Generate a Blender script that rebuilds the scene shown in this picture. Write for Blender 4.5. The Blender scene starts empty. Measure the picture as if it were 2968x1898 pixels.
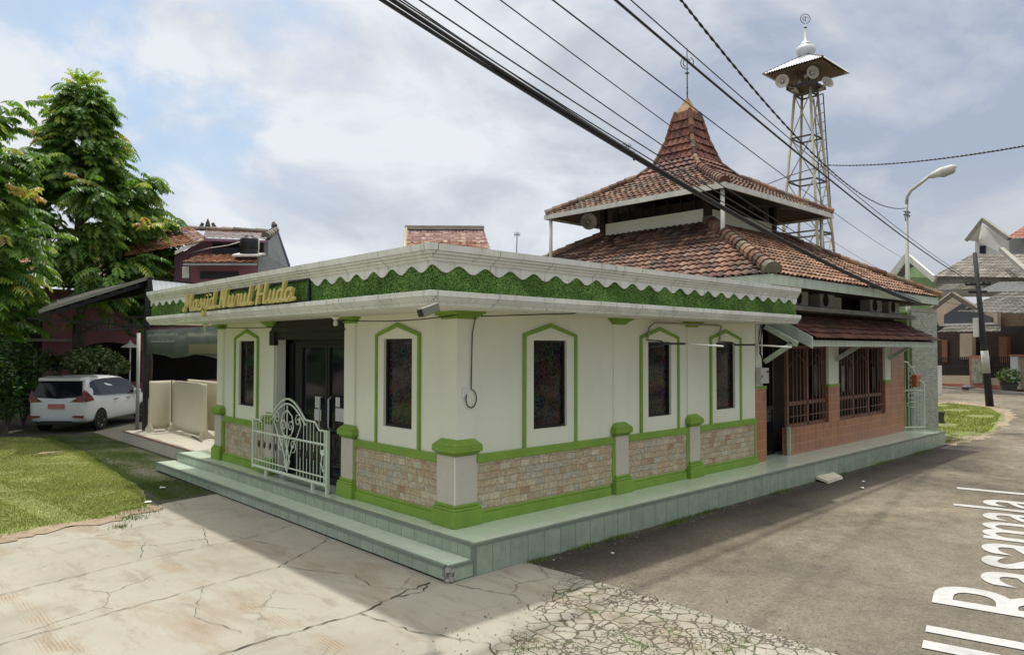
import bpy, math, random
import numpy as np
from mathutils import Vector, Matrix
random.seed(7); rng = np.random.default_rng(7)
SC = bpy.context.scene
COL = SC.collection
R = math.radians
# ------------------------------------------------------------------ camera model (surveyed from the photograph)
FPX = 2097.16; CX, CY = 1484.0, 949.0
PIT, ROL, YAW = R(1.6133), R(0.0862), R(46.9737)
CAM = Vector((-5.562, -6.618, 2.7))
fw = Vector((math.cos(YAW)*math.cos(PIT), math.sin(YAW)*math.cos(PIT), math.sin(PIT)))
rt = Vector((math.sin(YAW), -math.cos(YAW), 0)); up = rt.cross(fw)
rt2 = rt*math.cos(ROL)+up*math.sin(ROL); up2 = -rt*math.sin(ROL)+up*math.cos(ROL)
def ray(x, y): return rt2*((x-CX)/FPX) - up2*((y-CY)/FPX) + fw
def ZP(x, y, z=0.0):
    d = ray(x, y); return CAM + d*((z-CAM.z)/d.z)
def XPn(x, y, X):
    d = ray(x, y); return CAM + d*((X-CAM.x)/d.x)
def YPn(x, y, Y):
    d = ray(x, y); return CAM + d*((Y-CAM.y)/d.y)
def AT(x, y, t):
    d = ray(x, y); return CAM + d*(t/math.hypot(d.x, d.y))
def VPL(x, y, A, B):      # vertical plane through ground points A, B
    A = Vector((A[0], A[1], 0)); B = Vector((B[0], B[1], 0)); n = Vector((-(B-A).y, (B-A).x, 0))
    d = ray(x, y); return CAM + d*((A-CAM).dot(n)/d.dot(n))

# ------------------------------------------------------------------ materials
def newmat(name):
    m = bpy.data.materials.new(name); m.use_nodes = True
    nt = m.node_tree; b = nt.nodes['Principled BSDF']; return m, nt, b
def lin(c):
    return tuple(((v/255)/12.92 if v/255 <= .04045 else ((v/255+.055)/1.055)**2.4) for v in c)
def N(nt, t, **k):
    n = nt.nodes.new(t)
    for a, v in k.items():
        if a in n.inputs: n.inputs[a].default_value = v
        else: setattr(n, a, v)
    return n
def ramp(nt, fac, stops, interp='LINEAR'):
    r = nt.nodes.new('ShaderNodeValToRGB'); r.color_ramp.interpolation = interp
    el = r.color_ramp.elements
    while len(el) > 1: el.remove(el[-1])
    el[0].position = stops[0][0]; el[0].color = (*stops[0][1], 1)
    for p, c in stops[1:]:
        e = el.new(p); e.color = (*c, 1)
    nt.links.new(fac, r.inputs['Fac']); return r.outputs['Color']
def mixc(nt, fac, a, b, mode='MIX'):
    n = nt.nodes.new('ShaderNodeMix'); n.data_type = 'RGBA'; n.blend_type = mode
    for s, v in ((0, fac), (6, a), (7, b)):
        if isinstance(v, (int, float)): n.inputs[s].default_value = v
        elif isinstance(v, tuple): n.inputs[s].default_value = (*v[:3], 1)
        else: nt.links.new(v, n.inputs[s])
    return n.outputs[2]
def mth(nt, op, a, b=None, c=None, clamp=False):
    n = nt.nodes.new('ShaderNodeMath'); n.operation = op; n.use_clamp = clamp
    for i, v in enumerate((a, b, c)):
        if v is None: continue
        if isinstance(v, (int, float)): n.inputs[i].default_value = v
        else: nt.links.new(v, n.inputs[i])
    return n.outputs[0]
def coords(nt, scale=(1, 1, 1), kind='Object'):
    t = nt.nodes.new('ShaderNodeTexCoord'); mp = nt.nodes.new('ShaderNodeMapping')
    mp.inputs['Scale'].default_value = scale; nt.links.new(t.outputs[kind], mp.inputs['Vector']); return mp.outputs['Vector']
def noise(nt, vec, scale, detail=4, rough=.55, dist=0.0, out='Fac'):
    n = nt.nodes.new('ShaderNodeTexNoise'); n.inputs['Scale'].default_value = scale
    n.inputs['Detail'].default_value = detail; n.inputs['Roughness'].default_value = rough; n.inputs['Distortion'].default_value = dist
    nt.links.new(vec, n.inputs['Vector']); return n.outputs[out]
def bump(nt, b, h, strength=.3, dist=.01):
    n = nt.nodes.new('ShaderNodeBump'); n.inputs['Strength'].default_value = strength; n.inputs['Distance'].default_value = dist
    nt.links.new(h, n.inputs['Height']); nt.links.new(n.outputs[0], b.inputs['Normal'])
def wallvec(nt):   # (x+y, z) for axis aligned walls
    t = nt.nodes.new('ShaderNodeTexCoord'); s = nt.nodes.new('ShaderNodeSeparateXYZ'); nt.links.new(t.outputs['Object'], s.inputs[0])
    a = mth(nt, 'ADD', s.outputs[0], s.outputs[1]); c = nt.nodes.new('ShaderNodeCombineXYZ')
    nt.links.new(a, c.inputs[0]); nt.links.new(s.outputs[2], c.inputs[1]); return c.outputs[0]
def paint(name, c, rough=.6, var=.12, scale=2.5, dirt=None, dirtamt=.4, bmp=.12, metal=0, streak=False, spec=.4):
    """painted / plain surface: colour mottled by two octaves of noise and optional dirt patches"""
    m, nt, b = newmat(name); v = coords(nt)
    lo = tuple(x*(1-var) for x in c); hi = tuple(min(1, x*(1+var)) for x in c)
    base = ramp(nt, noise(nt, v, scale, 6, .6), [(.3, lo), (.7, hi)])
    if dirt:
        vs = coords(nt, (3.1, 3.1, .45) if streak else (1, 1, 1))
        f = ramp(nt, noise(nt, vs, 1.7 if streak else 1.1, 8, .65, .4), [(.48, (0, 0, 0)), (.72, (dirtamt,)*3)])
        base = mixc(nt, f, base, dirt)
    nt.links.new(base, b.inputs['Base Color'])
    rr = mth(nt, 'MULTIPLY_ADD', noise(nt, v, 7, 3), .25, rough-.12, clamp=True); nt.links.new(rr, b.inputs['Roughness'])
    b.inputs['Metallic'].default_value = metal; b.inputs['Specular IOR Level'].default_value = spec
    if bmp: bump(nt, b, noise(nt, v, 60, 4), bmp, .004)
    return m
def brickmat(name, cols, mortar, bw, bh, ms=.01, rough=.5, offset=.5, squash=1, wall=True, dist=0.0, bmp=.3, nvar=.15, colnoise=3, spec=.5):
    m, nt, b = newmat(name)
    vec = wallvec(nt) if wall else coords(nt)
    if dist:
        nv = noise(nt, vec, 5, 3, .5, out='Color'); sub = N(nt, 'ShaderNodeVectorMath', operation='MULTIPLY_ADD')
        nt.links.new(nv, sub.inputs[0]); sub.inputs[1].default_value = (dist,)*3; nt.links.new(vec, sub.inputs[2]); vec2 = sub.outputs[0]
    else: vec2 = vec
    br = nt.nodes.new('ShaderNodeTexBrick'); nt.links.new(vec2, br.inputs['Vector'])
    br.inputs['Color1'].default_value = (0, 0, 0, 1); br.inputs['Color2'].default_value = (1, 1, 1, 1); br.inputs['Mortar'].default_value = (.5, .5, .5, 1)
    br.inputs['Scale'].default_value = 1; br.inputs['Mortar Size'].default_value = ms; br.inputs['Mortar Smooth'].default_value = .3
    br.inputs['Brick Width'].default_value = bw; br.inputs['Row Height'].default_value = bh; br.offset = offset; br.squash = squash; br.squash_frequency = 3
    k = len(cols); base = ramp(nt, br.outputs['Color'], [((i+.0)/max(1, k-1), c) for i, c in enumerate(cols)])
    nf = noise(nt, vec, colnoise*4, 6, .65)
    base = mixc(nt, 1.0, base, ramp(nt, nf, [(.2, (1-nvar*1.6,)*3), (.8, (1+nvar*.3,)*3)]), 'MULTIPLY')
    base = mixc(nt, br.outputs['Fac'], base, mortar)
    nt.links.new(base, b.inputs['Base Color']); b.inputs['Roughness'].default_value = rough; b.inputs['Specular IOR Level'].default_value = spec
    h = mth(nt, 'MULTIPLY_ADD', br.outputs['Fac'], -1, mth(nt, 'MULTIPLY', nf, .35)); bump(nt, b, h, bmp, .01)
    return m
def attrmat(name, stops, rough=.7, attr='tr', trans=0, grime=None, spec=.3, nscale=20, bmp=.2):
    """colour per element from the 'tr' face attribute"""
    m, nt, b = newmat(name); a = nt.nodes.new('ShaderNodeAttribute'); a.attribute_name = attr
    base = ramp(nt, a.outputs['Fac'], stops); v = coords(nt)
    base = mixc(nt, 1.0, base, ramp(nt, noise(nt, v, nscale, 4), [(.25, (.72,)*3), (.75, (1.15,)*3)]), 'MULTIPLY')
    if grime: base = mixc(nt, ramp(nt, noise(nt, v, .9, 6, .65), [(.45, (0,)*3), (.7, (.75,)*3)]), base, grime)
    nt.links.new(base, b.inputs['Base Color']); b.inputs['Roughness'].default_value = rough; b.inputs['Specular IOR Level'].default_value = spec
    if bmp: bump(nt, b, noise(nt, v, 50, 3), bmp, .004)
    if trans:
        t = nt.nodes.new('ShaderNodeBsdfTranslucent'); nt.links.new(mixc(nt, 1.0, base, (1.25, 1.35, .5), 'MULTIPLY'), t.inputs['Color'])
        mx = nt.nodes.new('ShaderNodeMixShader'); mx.inputs[0].default_value = trans
        nt.links.new(b.outputs[0], mx.inputs[1]); nt.links.new(t.outputs[0], mx.inputs[2]); nt.links.new(mx.outputs[0], nt.nodes['Material Output'].inputs['Surface'])
    return m

# ------------------------------------------------------------------ mesh builder
class MB:
    def __init__(s): s.v = []; s.f = []; s.a = []
    def add(s, vs, fs, a=.5):
        o = len(s.v); s.v.extend([tuple(p) for p in vs]); s.f.extend([tuple(i+o for i in f) for f in fs]); s.a.extend([a]*len(fs))
    def box(s, x0, x1, y0, y1, z0, z1, M=None, a=.5):
        vs = [(x, y, z) for z in (z0, z1) for y in (y0, y1) for x in (x0, x1)]
        if M: vs = [M @ Vector(p) for p in vs]
        s.add(vs, [(0, 2, 3, 1), (4, 5, 7, 6), (0, 1, 5, 4), (2, 6, 7, 3), (0, 4, 6, 2), (1, 3, 7, 5)], a)
    def hexa(s, b, t, a=.5):      # frustum from 4 bottom and 4 top points
        s.add(list(b)+list(t), [(3, 2, 1, 0), (4, 5, 6, 7), (0, 1, 5, 4), (1, 2, 6, 5), (2, 3, 7, 6), (3, 0, 4, 7)], a)
    def frus(s, x0, x1, y0, y1, z0, z1, g):   # box whose top is inset by g (negative flares)
        s.hexa([(x0, y0, z0), (x1, y0, z0), (x1, y1, z0), (x0, y1, z0)], [(x0+g, y0+g, z1), (x1-g, y0+g, z1), (x1-g, y1-g, z1), (x0+g, y1-g, z1)])
    def bar(s, p, q, w, h=None, upv=(0, 0, 1), a=.5):
        p = Vector(p); q = Vector(q); h = h or w; d = (q-p).normalized(); u = Vector(upv)
        if abs(d.dot(u)) > .98: u = Vector((1, 0, 0))
        sd = d.cross(u).normalized()*w/2; uu = sd.cross(d).normalized()*h/2
        c = lambda o: [o-sd-uu, o+sd-uu, o+sd+uu, o-sd+uu]
        s.add(c(p)+c(q), [(0, 1, 2, 3), (7, 6, 5, 4), (1, 0, 4, 5), (2, 1, 5, 6), (3, 2, 6, 7), (0, 3, 7, 4)], a)
    def tube(s, pts, r, n=8, a=.5, cap=True):
        pts = [Vector(p) for p in pts]; rs = r if isinstance(r, (list, tuple)) else [r]*len(pts)
        rings = []; prev = None
        for i, p in enumerate(pts):
            d = (pts[min(i+1, len(pts)-1)]-pts[max(i-1, 0)]).normalized()
            if prev is None:
                u = d.cross(Vector((0, 0, 1)));
                if u.length < .05: u = d.cross(Vector((1, 0, 0)))
            else: u = prev - d*prev.dot(d)
            u.normalize(); prev = u; w = d.cross(u)
            rings.append([p+(u*math.cos(2*math.pi*k/n)+w*math.sin(2*math.pi*k/n))*rs[i] for k in range(n)])
        vs = [q for rg in rings for q in rg]; fs = []
        for i in range(len(pts)-1):
            for k in range(n): fs.append((i*n+k, i*n+(k+1) % n, (i+1)*n+(k+1) % n, (i+1)*n+k))
        if cap: fs += [tuple(range(n))[::-1], tuple(range((len(pts)-1)*n, len(pts)*n))]
        s.add(vs, fs, a)
    def lathe(s, prof, c, n=20, a=.5, M=None):
        c = Vector(c); vs = []; fs = []
        for r, z in prof:
            for k in range(n):
                p = Vector((r*math.cos(2*math.pi*k/n), r*math.sin(2*math.pi*k/n), z)); p = (M @ p if M else p)+c; vs.append(p)
        for i in range(len(prof)-1):
            for k in range(n): fs.append((i*n+k, i*n+(k+1) % n, (i+1)*n+(k+1) % n, (i+1)*n+k))
        s.add(vs, fs, a)
    def prism(s, poly, off, a=.5):
        poly = [Vector(p) for p in poly]; off = Vector(off); n = len(poly)
        s.add(poly+[p+off for p in poly], [tuple(range(n))[::-1], tuple(range(n, 2*n))]+[(i, (i+1) % n, n+(i+1) % n, n+i) for i in range(n)], a)
    def ring(s, outer, inner, off, a=.5):
        o = [Vector(p) for p in outer]; i_ = [Vector(p) for p in inner]; n = len(o); off = Vector(off)
        vs = o+i_+[p+off for p in o]+[p+off for p in i_]; fs = []
        for k in range(n):
            j = (k+1) % n
            fs += [(k, j, n+j, n+k), (2*n+k, 3*n+k, 3*n+j, 2*n+j), (k, 2*n+k, 2*n+j, j), (n+k, n+j, 3*n+j, 3*n+k)]
        s.add(vs, fs, a)
    def build(s, name, mat, parent=None, smooth=False, kind=None, bev=0, fix=True):
        me = bpy.data.meshes.new(name); me.from_pydata(s.v, [], s.f)
        at = me.attributes.new('tr', 'FLOAT', 'FACE'); at.data.foreach_set('value', np.array(s.a, dtype=np.float32))
        if smooth: me.polygons.foreach_set('use_smooth', [True]*len(me.polygons))
        if fix and len(s.f) < 30000:
            import bmesh
            bm = bmesh.new(); bm.from_mesh(me); bmesh.ops.recalc_face_normals(bm, faces=bm.faces); bm.to_mesh(me); bm.free()
        me.materials.append(mat); me.update()
        o = bpy.data.objects.new(name, me); COL.objects.link(o)
        if bev:
            b = o.modifiers.new('bevel', 'BEVEL'); b.width = bev; b.segments = 2; b.limit_method = 'ANGLE'
        if parent:
            o.parent = parent; o.matrix_parent_inverse = Matrix.LocRotScale(*root_of(parent)).inverted() if parent.type == 'EMPTY' else Matrix.Identity(4)
        if kind: o['kind'] = kind
        return o
def build_each(mb, name, mat, parent=None, gap=.02, **k):
    # every piece that stands apart from the others becomes an object of its own
    import collections
    par = list(range(len(mb.v)))
    def find(i):
        while par[i] != i: par[i] = par[par[i]]; i = par[i]
        return i
    for f in mb.f:
        r0 = find(f[0])
        for i in f[1:]: par[find(i)] = r0
    comp = collections.defaultdict(list)
    for n_, f in enumerate(mb.f): comp[find(f[0])].append(n_)
    C_ = []
    for fs in comp.values():
        vi = {i for n_ in fs for i in mb.f[n_]}; P = np.array([mb.v[i] for i in vi]); C_.append([P.min(0)-gap, P.max(0)+gap, fs])
    ch = True
    while ch:
        ch = False; out = []
        for c in C_:
            for d in out:
                if np.all(c[0] <= d[1]) and np.all(d[0] <= c[1]): d[0] = np.minimum(c[0], d[0]); d[1] = np.maximum(c[1], d[1]); d[2] = d[2]+c[2]; ch = True; break
            else: out.append(c)
        C_ = out
    res = []
    for c in C_:
        m2 = MB(); mp_ = {}
        for n_ in c[2]:
            f = mb.f[n_]; g_ = []
            for i in f:
                if i not in mp_: mp_[i] = len(m2.v); m2.v.append(mb.v[i])
                g_.append(mp_[i])
            m2.f.append(tuple(g_)); m2.a.append(mb.a[n_])
        res.append(m2.build(name, mat, parent, **k))
    return res
def root_of(p): return (p.location, p.rotation_euler.to_quaternion(), p.scale)
def thing(name, label, cat, loc=(0, 0, 0), group=None):
    o = bpy.data.objects.new(name, None); COL.objects.link(o); o.location = loc; o.empty_display_size = .3
    o['label'] = label; o['category'] = cat
    if group: o['group'] = group
    return o
def tag(o, label, cat, group=None):
    o['label'] = label; o['category'] = cat
    if group: o['group'] = group
    return o
def copy_tree(o, parent=None):
    c = o.copy(); COL.objects.link(c)
    if parent: c.parent = parent
    for ch in list(o.children): copy_tree(ch, c)
    return c

def tiles(mb, A, B, C, D, tw=.185, course=.235, amp=.036, lip=.038, seg=6, bias=0.0, spread=1.0):
    """pantile slope: eave A->B, top D->C; real waves and stepped courses"""
    A, B, C, D = map(Vector, (A, B, C, D)); eu = (B-A).normalized(); L = (B-A).length
    nrm = eu.cross(((D+C)/2-(A+B)/2)).normalized()
    if nrm.z < 0: nrm = -nrm
    ev = nrm.cross(eu).normalized()
    if ev.dot((D-A)+(C-B)) < 0: ev = -ev
    H = max(1e-6, ((D+C)/2-(A+B)/2).dot(ev)); nr = max(1, round(H/course)); ch = H/nr
    dl = (D-A).dot(eu)/H; dr = ((C-B).dot(eu))/H
    nc = int(L/tw)+1; xs = [k*tw/seg for k in range(nc*seg+1)]
    xs = np.array(xs); wave = amp*np.abs(np.cos(np.pi*(xs/tw % 1.0)))**.8*np.where((xs/tw % 1) < 2, 1, 1)
    for r in range(nr):
        v0 = r*ch; v1 = (r+1)*ch
        o = len(mb.v)
        jit = rng.uniform(-.004, .004, len(xs)//seg+2)
        for (v, hh) in ((v0, lip), (v0, lip*0-.006), (v1, 0.0)):
            pass
        rows = ((v0-.02, lip-.022), (v0-.02, lip), (v1, 0.002))
        for v, hh in rows:
            lo = max(0, 0) if False else dl*v; hi = L+dr*v
            if lo > hi: lo = hi = (lo+hi)/2
            u = np.clip(xs, lo, hi); j = np.repeat(jit, seg)[:len(xs)]
            for k in range(len(xs)):
                mb.v.append(tuple(A+eu*float(u[k])+ev*v+nrm*float(hh+wave[k]+(j[k] if hh > 0 else 0))))
        n = len(xs)
        for k in range(n-1):
            if xs[k+1] <= dl*v0-.02 or xs[k] >= L+dr*v0+.02: continue
            t = float(rng_tile(r, k//seg)); t = min(1, max(0, .5+(t-.5)*spread+bias))
            for q in (0, 1):
                mb.f.append((o+q*n+k, o+q*n+k+1, o+(q+1)*n+k+1, o+(q+1)*n+k)); mb.a.append(t)
_tc = {}
def rng_tile(r, c):
    k = (r, c, _tc.get('s', 0))
    if k not in _tc: _tc[k] = random.random()
    return _tc[k]
def ridge(mb, P, Q, r=.1, step=.3, seg=6, nup=(0, 0, 1)):
    P = Vector(P); Q = Vector(Q); d = (Q-P); L = d.length; d.normalize(); n = max(1, round(L/step)); s = L/n
    sd = d.cross(Vector(nup)).normalized(); u = sd.cross(d).normalized()
    for i in range(n):
        a = P+d*(i*s-.03); b = P+d*((i+1)*s+.02); t = random.random(); vs = []
        rr = r*random.uniform(.93, 1.07)
        for (c, q) in ((a, rr*1.16), (b, rr*.92)):
            for k in range(seg+1):
                an = math.pi*k/seg*1.15-math.pi*.075; vs.append(c+sd*math.cos(an)*q+u*(math.sin(an)*q))
        m = seg+1; fs = [(k, k+1, m+k+1, m+k) for k in range(seg)]
        vs.append(a-u*rr*.2); fs += [(k+1, k, 2*m) for k in range(seg)]
        mb.add(vs, fs, t)

# ------------------------------------------------------------------ palette
WALLC = (.73, .745, .61)
M = {}
M['wall'] = paint('cream wall paint', WALLC, .75, .05, .9, dirt=(.46, .45, .34), dirtamt=.08, streak=True, spec=.2)
M['soffit'] = paint('soffit paint', (.66, .64, .56), .8, .06, 1.0, dirt=(.4, .37, .3), dirtamt=.3, spec=.1)
M['green'] = paint('green gloss paint', (.195, .33, .045), .5, .12, 3, dirt=(.11, .2, .04), dirtamt=.3, spec=.4)
M['greenwall'] = paint('green wall paint', (.19, .31, .09), .7, .12, 1.5, dirt=(.1, .17, .05), dirtamt=.4, streak=True)
M['pillar'] = paint('polished pillar tile', (.52, .49, .42), .3, .04, 2, bmp=.03, spec=.5)
M['whiteedge'] = paint('white edge trim', (.8, .78, .72), .4, .03)
def fasciamat():
    m, nt, b = newmat('weathered white moulding'); v = coords(nt)
    base = ramp(nt, noise(nt, v, 2.2, 6, .6), [(.3, (.58, .59, .53)), (.7, (.72, .73, .66))])
    vs = coords(nt, (7, 7, .6)); st = ramp(nt, noise(nt, vs, 1.6, 8, .7, .3), [(.52, (0,)*3), (.72, (.55,)*3)])
    base = mixc(nt, st, base, (.22, .23, .19))
    w = wallvec(nt); br = nt.nodes.new('ShaderNodeTexBrick'); nt.links.new(w, br.inputs['Vector'])
    br.inputs['Scale'].default_value = 1; br.inputs['Brick Width'].default_value = .93; br.inputs['Row Height'].default_value = 9; br.inputs['Mortar Size'].default_value = .006
    br.inputs['Mortar Smooth'].default_value = .1; br.offset = 0
    jn = mth(nt, 'MULTIPLY', br.outputs['Fac'], ramp(nt, noise(nt, v, 9, 3), [(.35, (0,)*3), (.55, (.9,)*3)]))
    base = mixc(nt, jn, base, (.10, .10, .09))
    nt.links.new(base, b.inputs['Base Color']); b.inputs['Roughness'].default_value = .75; bump(nt, b, noise(nt, v, 40, 4), .15, .004); return m
M['fascia'] = fasciamat()
M['hedge'] = attrmat('artificial hedge leaves', [(0, (.05, .13, .022)), (.5, (.135, .28, .05)), (1, (.28, .45, .12))], .55, spec=.3, nscale=6, bmp=0)
M['hedgeback'] = paint('hedge backing', (.05, .12, .02), .9, .3, 12)
M['stone'] = brickmat('beige stone cladding', [lin((182, 150, 120)), lin((212, 196, 162)), lin((196, 182, 154)), lin((206, 184, 148)), lin((190, 186, 168)), lin((220, 210, 182)), lin((198, 174, 140))],
                      lin((150, 130, 104)), .19, .096, .003, .6, .43, .65, dist=.04, bmp=.9, nvar=.4, colnoise=5)
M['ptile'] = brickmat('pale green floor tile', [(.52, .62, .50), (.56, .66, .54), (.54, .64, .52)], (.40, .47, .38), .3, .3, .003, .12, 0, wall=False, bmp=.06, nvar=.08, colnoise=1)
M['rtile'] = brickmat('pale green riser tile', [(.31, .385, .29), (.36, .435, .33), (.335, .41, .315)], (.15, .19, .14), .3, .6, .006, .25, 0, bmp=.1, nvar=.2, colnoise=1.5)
M['nosing'] = paint('grey nosing tile', (.17, .21, .17), .45, .15, 4)
M['ctile'] = brickmat('cream floor tile', [(.56, .53, .45), (.6, .57, .48)], (.35, .31, .26), .3, .3, .004, .2, 0, wall=False, bmp=.05, nvar=.1)
M['btile'] = brickmat('terracotta wall tile', [lin((170, 110, 74)), lin((182, 120, 82)), lin((160, 104, 72)), lin((176, 115, 80))], lin((196, 150, 120)), .2, .2, .004, .35, 0, bmp=.15, nvar=.34, colnoise=7)
M['glass'] = None
def darkglass(name, tint=(.012, .012, .018), pat=0.0):
    m, nt, b = newmat(name); b.inputs['Roughness'].default_value = .06; b.inputs['Specular IOR Level'].default_value = .32
    if pat:
        w = wallvec(nt); vo = nt.nodes.new('ShaderNodeTexVoronoi'); vo.feature = 'DISTANCE_TO_EDGE'; vo.inputs['Scale'].default_value = 14; nt.links.new(w, vo.inputs['Vector'])
        e = ramp(nt, vo.outputs['Distance'], [(.02, (pat,)*3), (.06, (0,)*3)])
        vc = nt.nodes.new('ShaderNodeTexVoronoi'); vc.inputs['Scale'].default_value = 7; nt.links.new(w, vc.inputs['Vector'])
        cc = mixc(nt, .82, vc.outputs['Color'], (.02, .02, .025)); cc = mixc(nt, 1.0, cc, (.22, .15, .13), 'MULTIPLY')
        cc = mixc(nt, e, cc, (.085, .09, .07)); nt.links.new(cc, b.inputs['Base Color'])
    else: b.inputs['Base Color'].default_value = (*tint, 1)
    return m
M['glass'] = darkglass('dark glass'); M['stained'] = darkglass('leaded stained glass', pat=.6)
M['black'] = paint('black frame paint', (.012, .012, .012), .4, .2)
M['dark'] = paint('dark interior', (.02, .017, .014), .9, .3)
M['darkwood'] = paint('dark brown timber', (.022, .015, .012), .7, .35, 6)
M['brownframe'] = paint('red brown window frame', (.20, .10, .065), .55, .2, 6)
TILE = [(0, (.05, .024, .018)), (.2, (.10, .046, .032)), (.5, (.165, .078, .05)), (.72, (.215, .108, .068)), (.88, (.28, .17, .115)), (1, (.11, .11, .085))]
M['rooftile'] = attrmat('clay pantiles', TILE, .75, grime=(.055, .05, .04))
M['rooftile_b'] = attrmat('paler clay pantiles', [(0, (.10, .048, .03)), (.25, (.24, .12, .07)), (.6, (.34, .185, .115)), (1, (.44, .28, .19))], .75, grime=(.10, .07, .05))  # paler tile colours, used on the front slope
M['awntile'] = attrmat('old maroon awning tiles', [(0, (.05, .02, .018)), (.5, (.13, .045, .035)), (1, (.19, .08, .055))], .75, grime=(.05, .05, .03))
M['spiretile'] = attrmat('maroon spire tiles', [(0, (.08, .026, .02)), (.5, (.17, .055, .04)), (1, (.23, .09, .06))], .7, grime=(.05, .035, .03))
M['ridge'] = attrmat('clay ridge caps', [(0, (.08, .035, .028)), (.4, (.17, .075, .05)), (.7, (.27, .15, .09)), (1, (.16, .15, .10))], .75, grime=(.045, .045, .03))
M['greytile'] = attrmat('grey concrete roof tiles', [(0, (.12, .11, .09)), (.5, (.2, .185, .155)), (1, (.28, .25, .21))], .85, grime=(.1, .085, .065))
M['greytile_d'] = attrmat('dark grey roof tiles', [(0, (.07, .066, .055)), (.5, (.125, .118, .10)), (1, (.17, .16, .14))], .85, grime=(.05, .045, .035))
M['redtile'] = attrmat('red roof tiles', [(0, (.25, .09, .06)), (.5, (.32, .12, .085)), (1, (.38, .16, .11))], .8)
M['orangetile'] = attrmat('orange brown tiles', [(0, (.18, .065, .03)), (.5, (.30, .12, .055)), (.9, (.40, .19, .10)), (1, (.5, .4, .3))], .8, grime=(.12, .07, .045))
M['eave'] = paint('pale green eave board', (.46, .53, .42), .6, .08, 2, dirt=(.2, .22, .17), dirtamt=.5, streak=True)
M['eavewhite'] = paint('white gutter board', (.62, .62, .56), .6, .08, 2, dirt=(.25, .24, .2), dirtamt=.5, streak=True)
M['pvc'] = paint('white pipe', (.68, .68, .62), .4, .06)
M['gate'] = paint('pale green gate enamel', (.60, .68, .55), .35, .05)
M['gold'] = paint('gold plastic', (.55, .47, .17), .45, .08, 5)
M['goldside'] = paint('dull gold side', (.22, .16, .05), .5, .1)
M['rust'] = paint('rusty cream steel', (.42, .37, .25), .7, .2, 3, dirt=(.18, .10, .06), dirtamt=.6)
M['darksteel'] = paint('dark steel', (.06, .06, .055), .6, .3, 4, dirt=(.12, .07, .045), dirtamt=.6)
M['galv'] = paint('galvanised sheet', (.62, .64, .66), .5, .1, 3, metal=.25)
M['horn'] = paint('cream horn speaker', (.47, .45, .38), .5, .08, dirt=(.25, .22, .17), dirtamt=.4)
M['ac'] = paint('off white casing', (.42, .42, .38), .5, .06, dirt=(.25, .24, .2), dirtamt=.4)
M['cable'] = paint('black cable', (.018, .018, .02), .55, .2)
M['concrete_grey'] = paint('grey concrete', (.30, .29, .25), .85, .2, 3, dirt=(.12, .12, .09), dirtamt=.6)
M['pink'] = paint('pink wall paint', (.30, .125, .155), .8, .08, 1.5, dirt=(.15, .07, .08), dirtamt=.3, streak=True)
M['purple'] = paint('violet wall paint', (.27, .15, .22), .8, .08, 1.5, dirt=(.12, .08, .1), dirtamt=.3, streak=True)
M['greywall'] = paint('grey plaster', (.28, .30, .31), .85, .1, 1.5, dirt=(.15, .15, .15), dirtamt=.4)
M['whitewall'] = paint('white plaster', (.62, .62, .58), .8, .08, 1, dirt=(.3, .3, .25), dirtamt=.4, streak=True)
M['beige'] = paint('beige plaster', (.46, .38, .28), .8, .08, 1)
M['redplinth'] = paint('red plinth', (.34, .14, .10), .7, .1)
M['boards'] = paint('cream fabric board', (.52, .48, .36), .8, .04, 1)
M['carpaint'] = None
m, nt, b = newmat('white car paint'); b.inputs['Base Color'].default_value = (.66, .67, .68, 1); b.inputs['Roughness'].default_value = .28; b.inputs['Coat Weight'].default_value = .6; b.inputs['Coat Roughness'].default_value = .05
M['carpaint'] = m
M['rubber'] = paint('tyre rubber', (.012, .012, .012), .8, .2)
M['rim'] = paint('alloy rim', (.35, .35, .36), .35, .1, metal=.8)
m, nt, b = newmat('red tail lens'); b.inputs['Base Color'].default_value = (.16, .03, .02, 1); b.inputs['Roughness'].default_value = .15; M['lens'] = m
M['plate'] = paint('red number plate', (.46, .14, .13), .5, .1)
M['bark'] = paint('tree bark', (.10, .08, .06), .9, .35, 6, dirt=(.2, .2, .16), dirtamt=.5, bmp=.5)
M['leafA'] = attrmat('broad leaves', [(0, (.04, .10, .02)), (.4, (.11, .225, .04)), (.75, (.24, .38, .06)), (.93, (.40, .48, .10)), (1, (.42, .21, .13))], .42, trans=.42, spec=.5, nscale=2, bmp=0)
M['leafB'] = attrmat('shrub leaves', [(0, (.018, .045, .012)), (.5, (.04, .10, .02)), (1, (.09, .18, .03))], .5, trans=.3, nscale=2, bmp=0)
M['leafC'] = attrmat('pale variegated leaves', [(0, (.05, .10, .03)), (.5, (.16, .24, .08)), (1, (.40, .42, .22))], .5, trans=.3, nscale=2, bmp=0)

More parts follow.
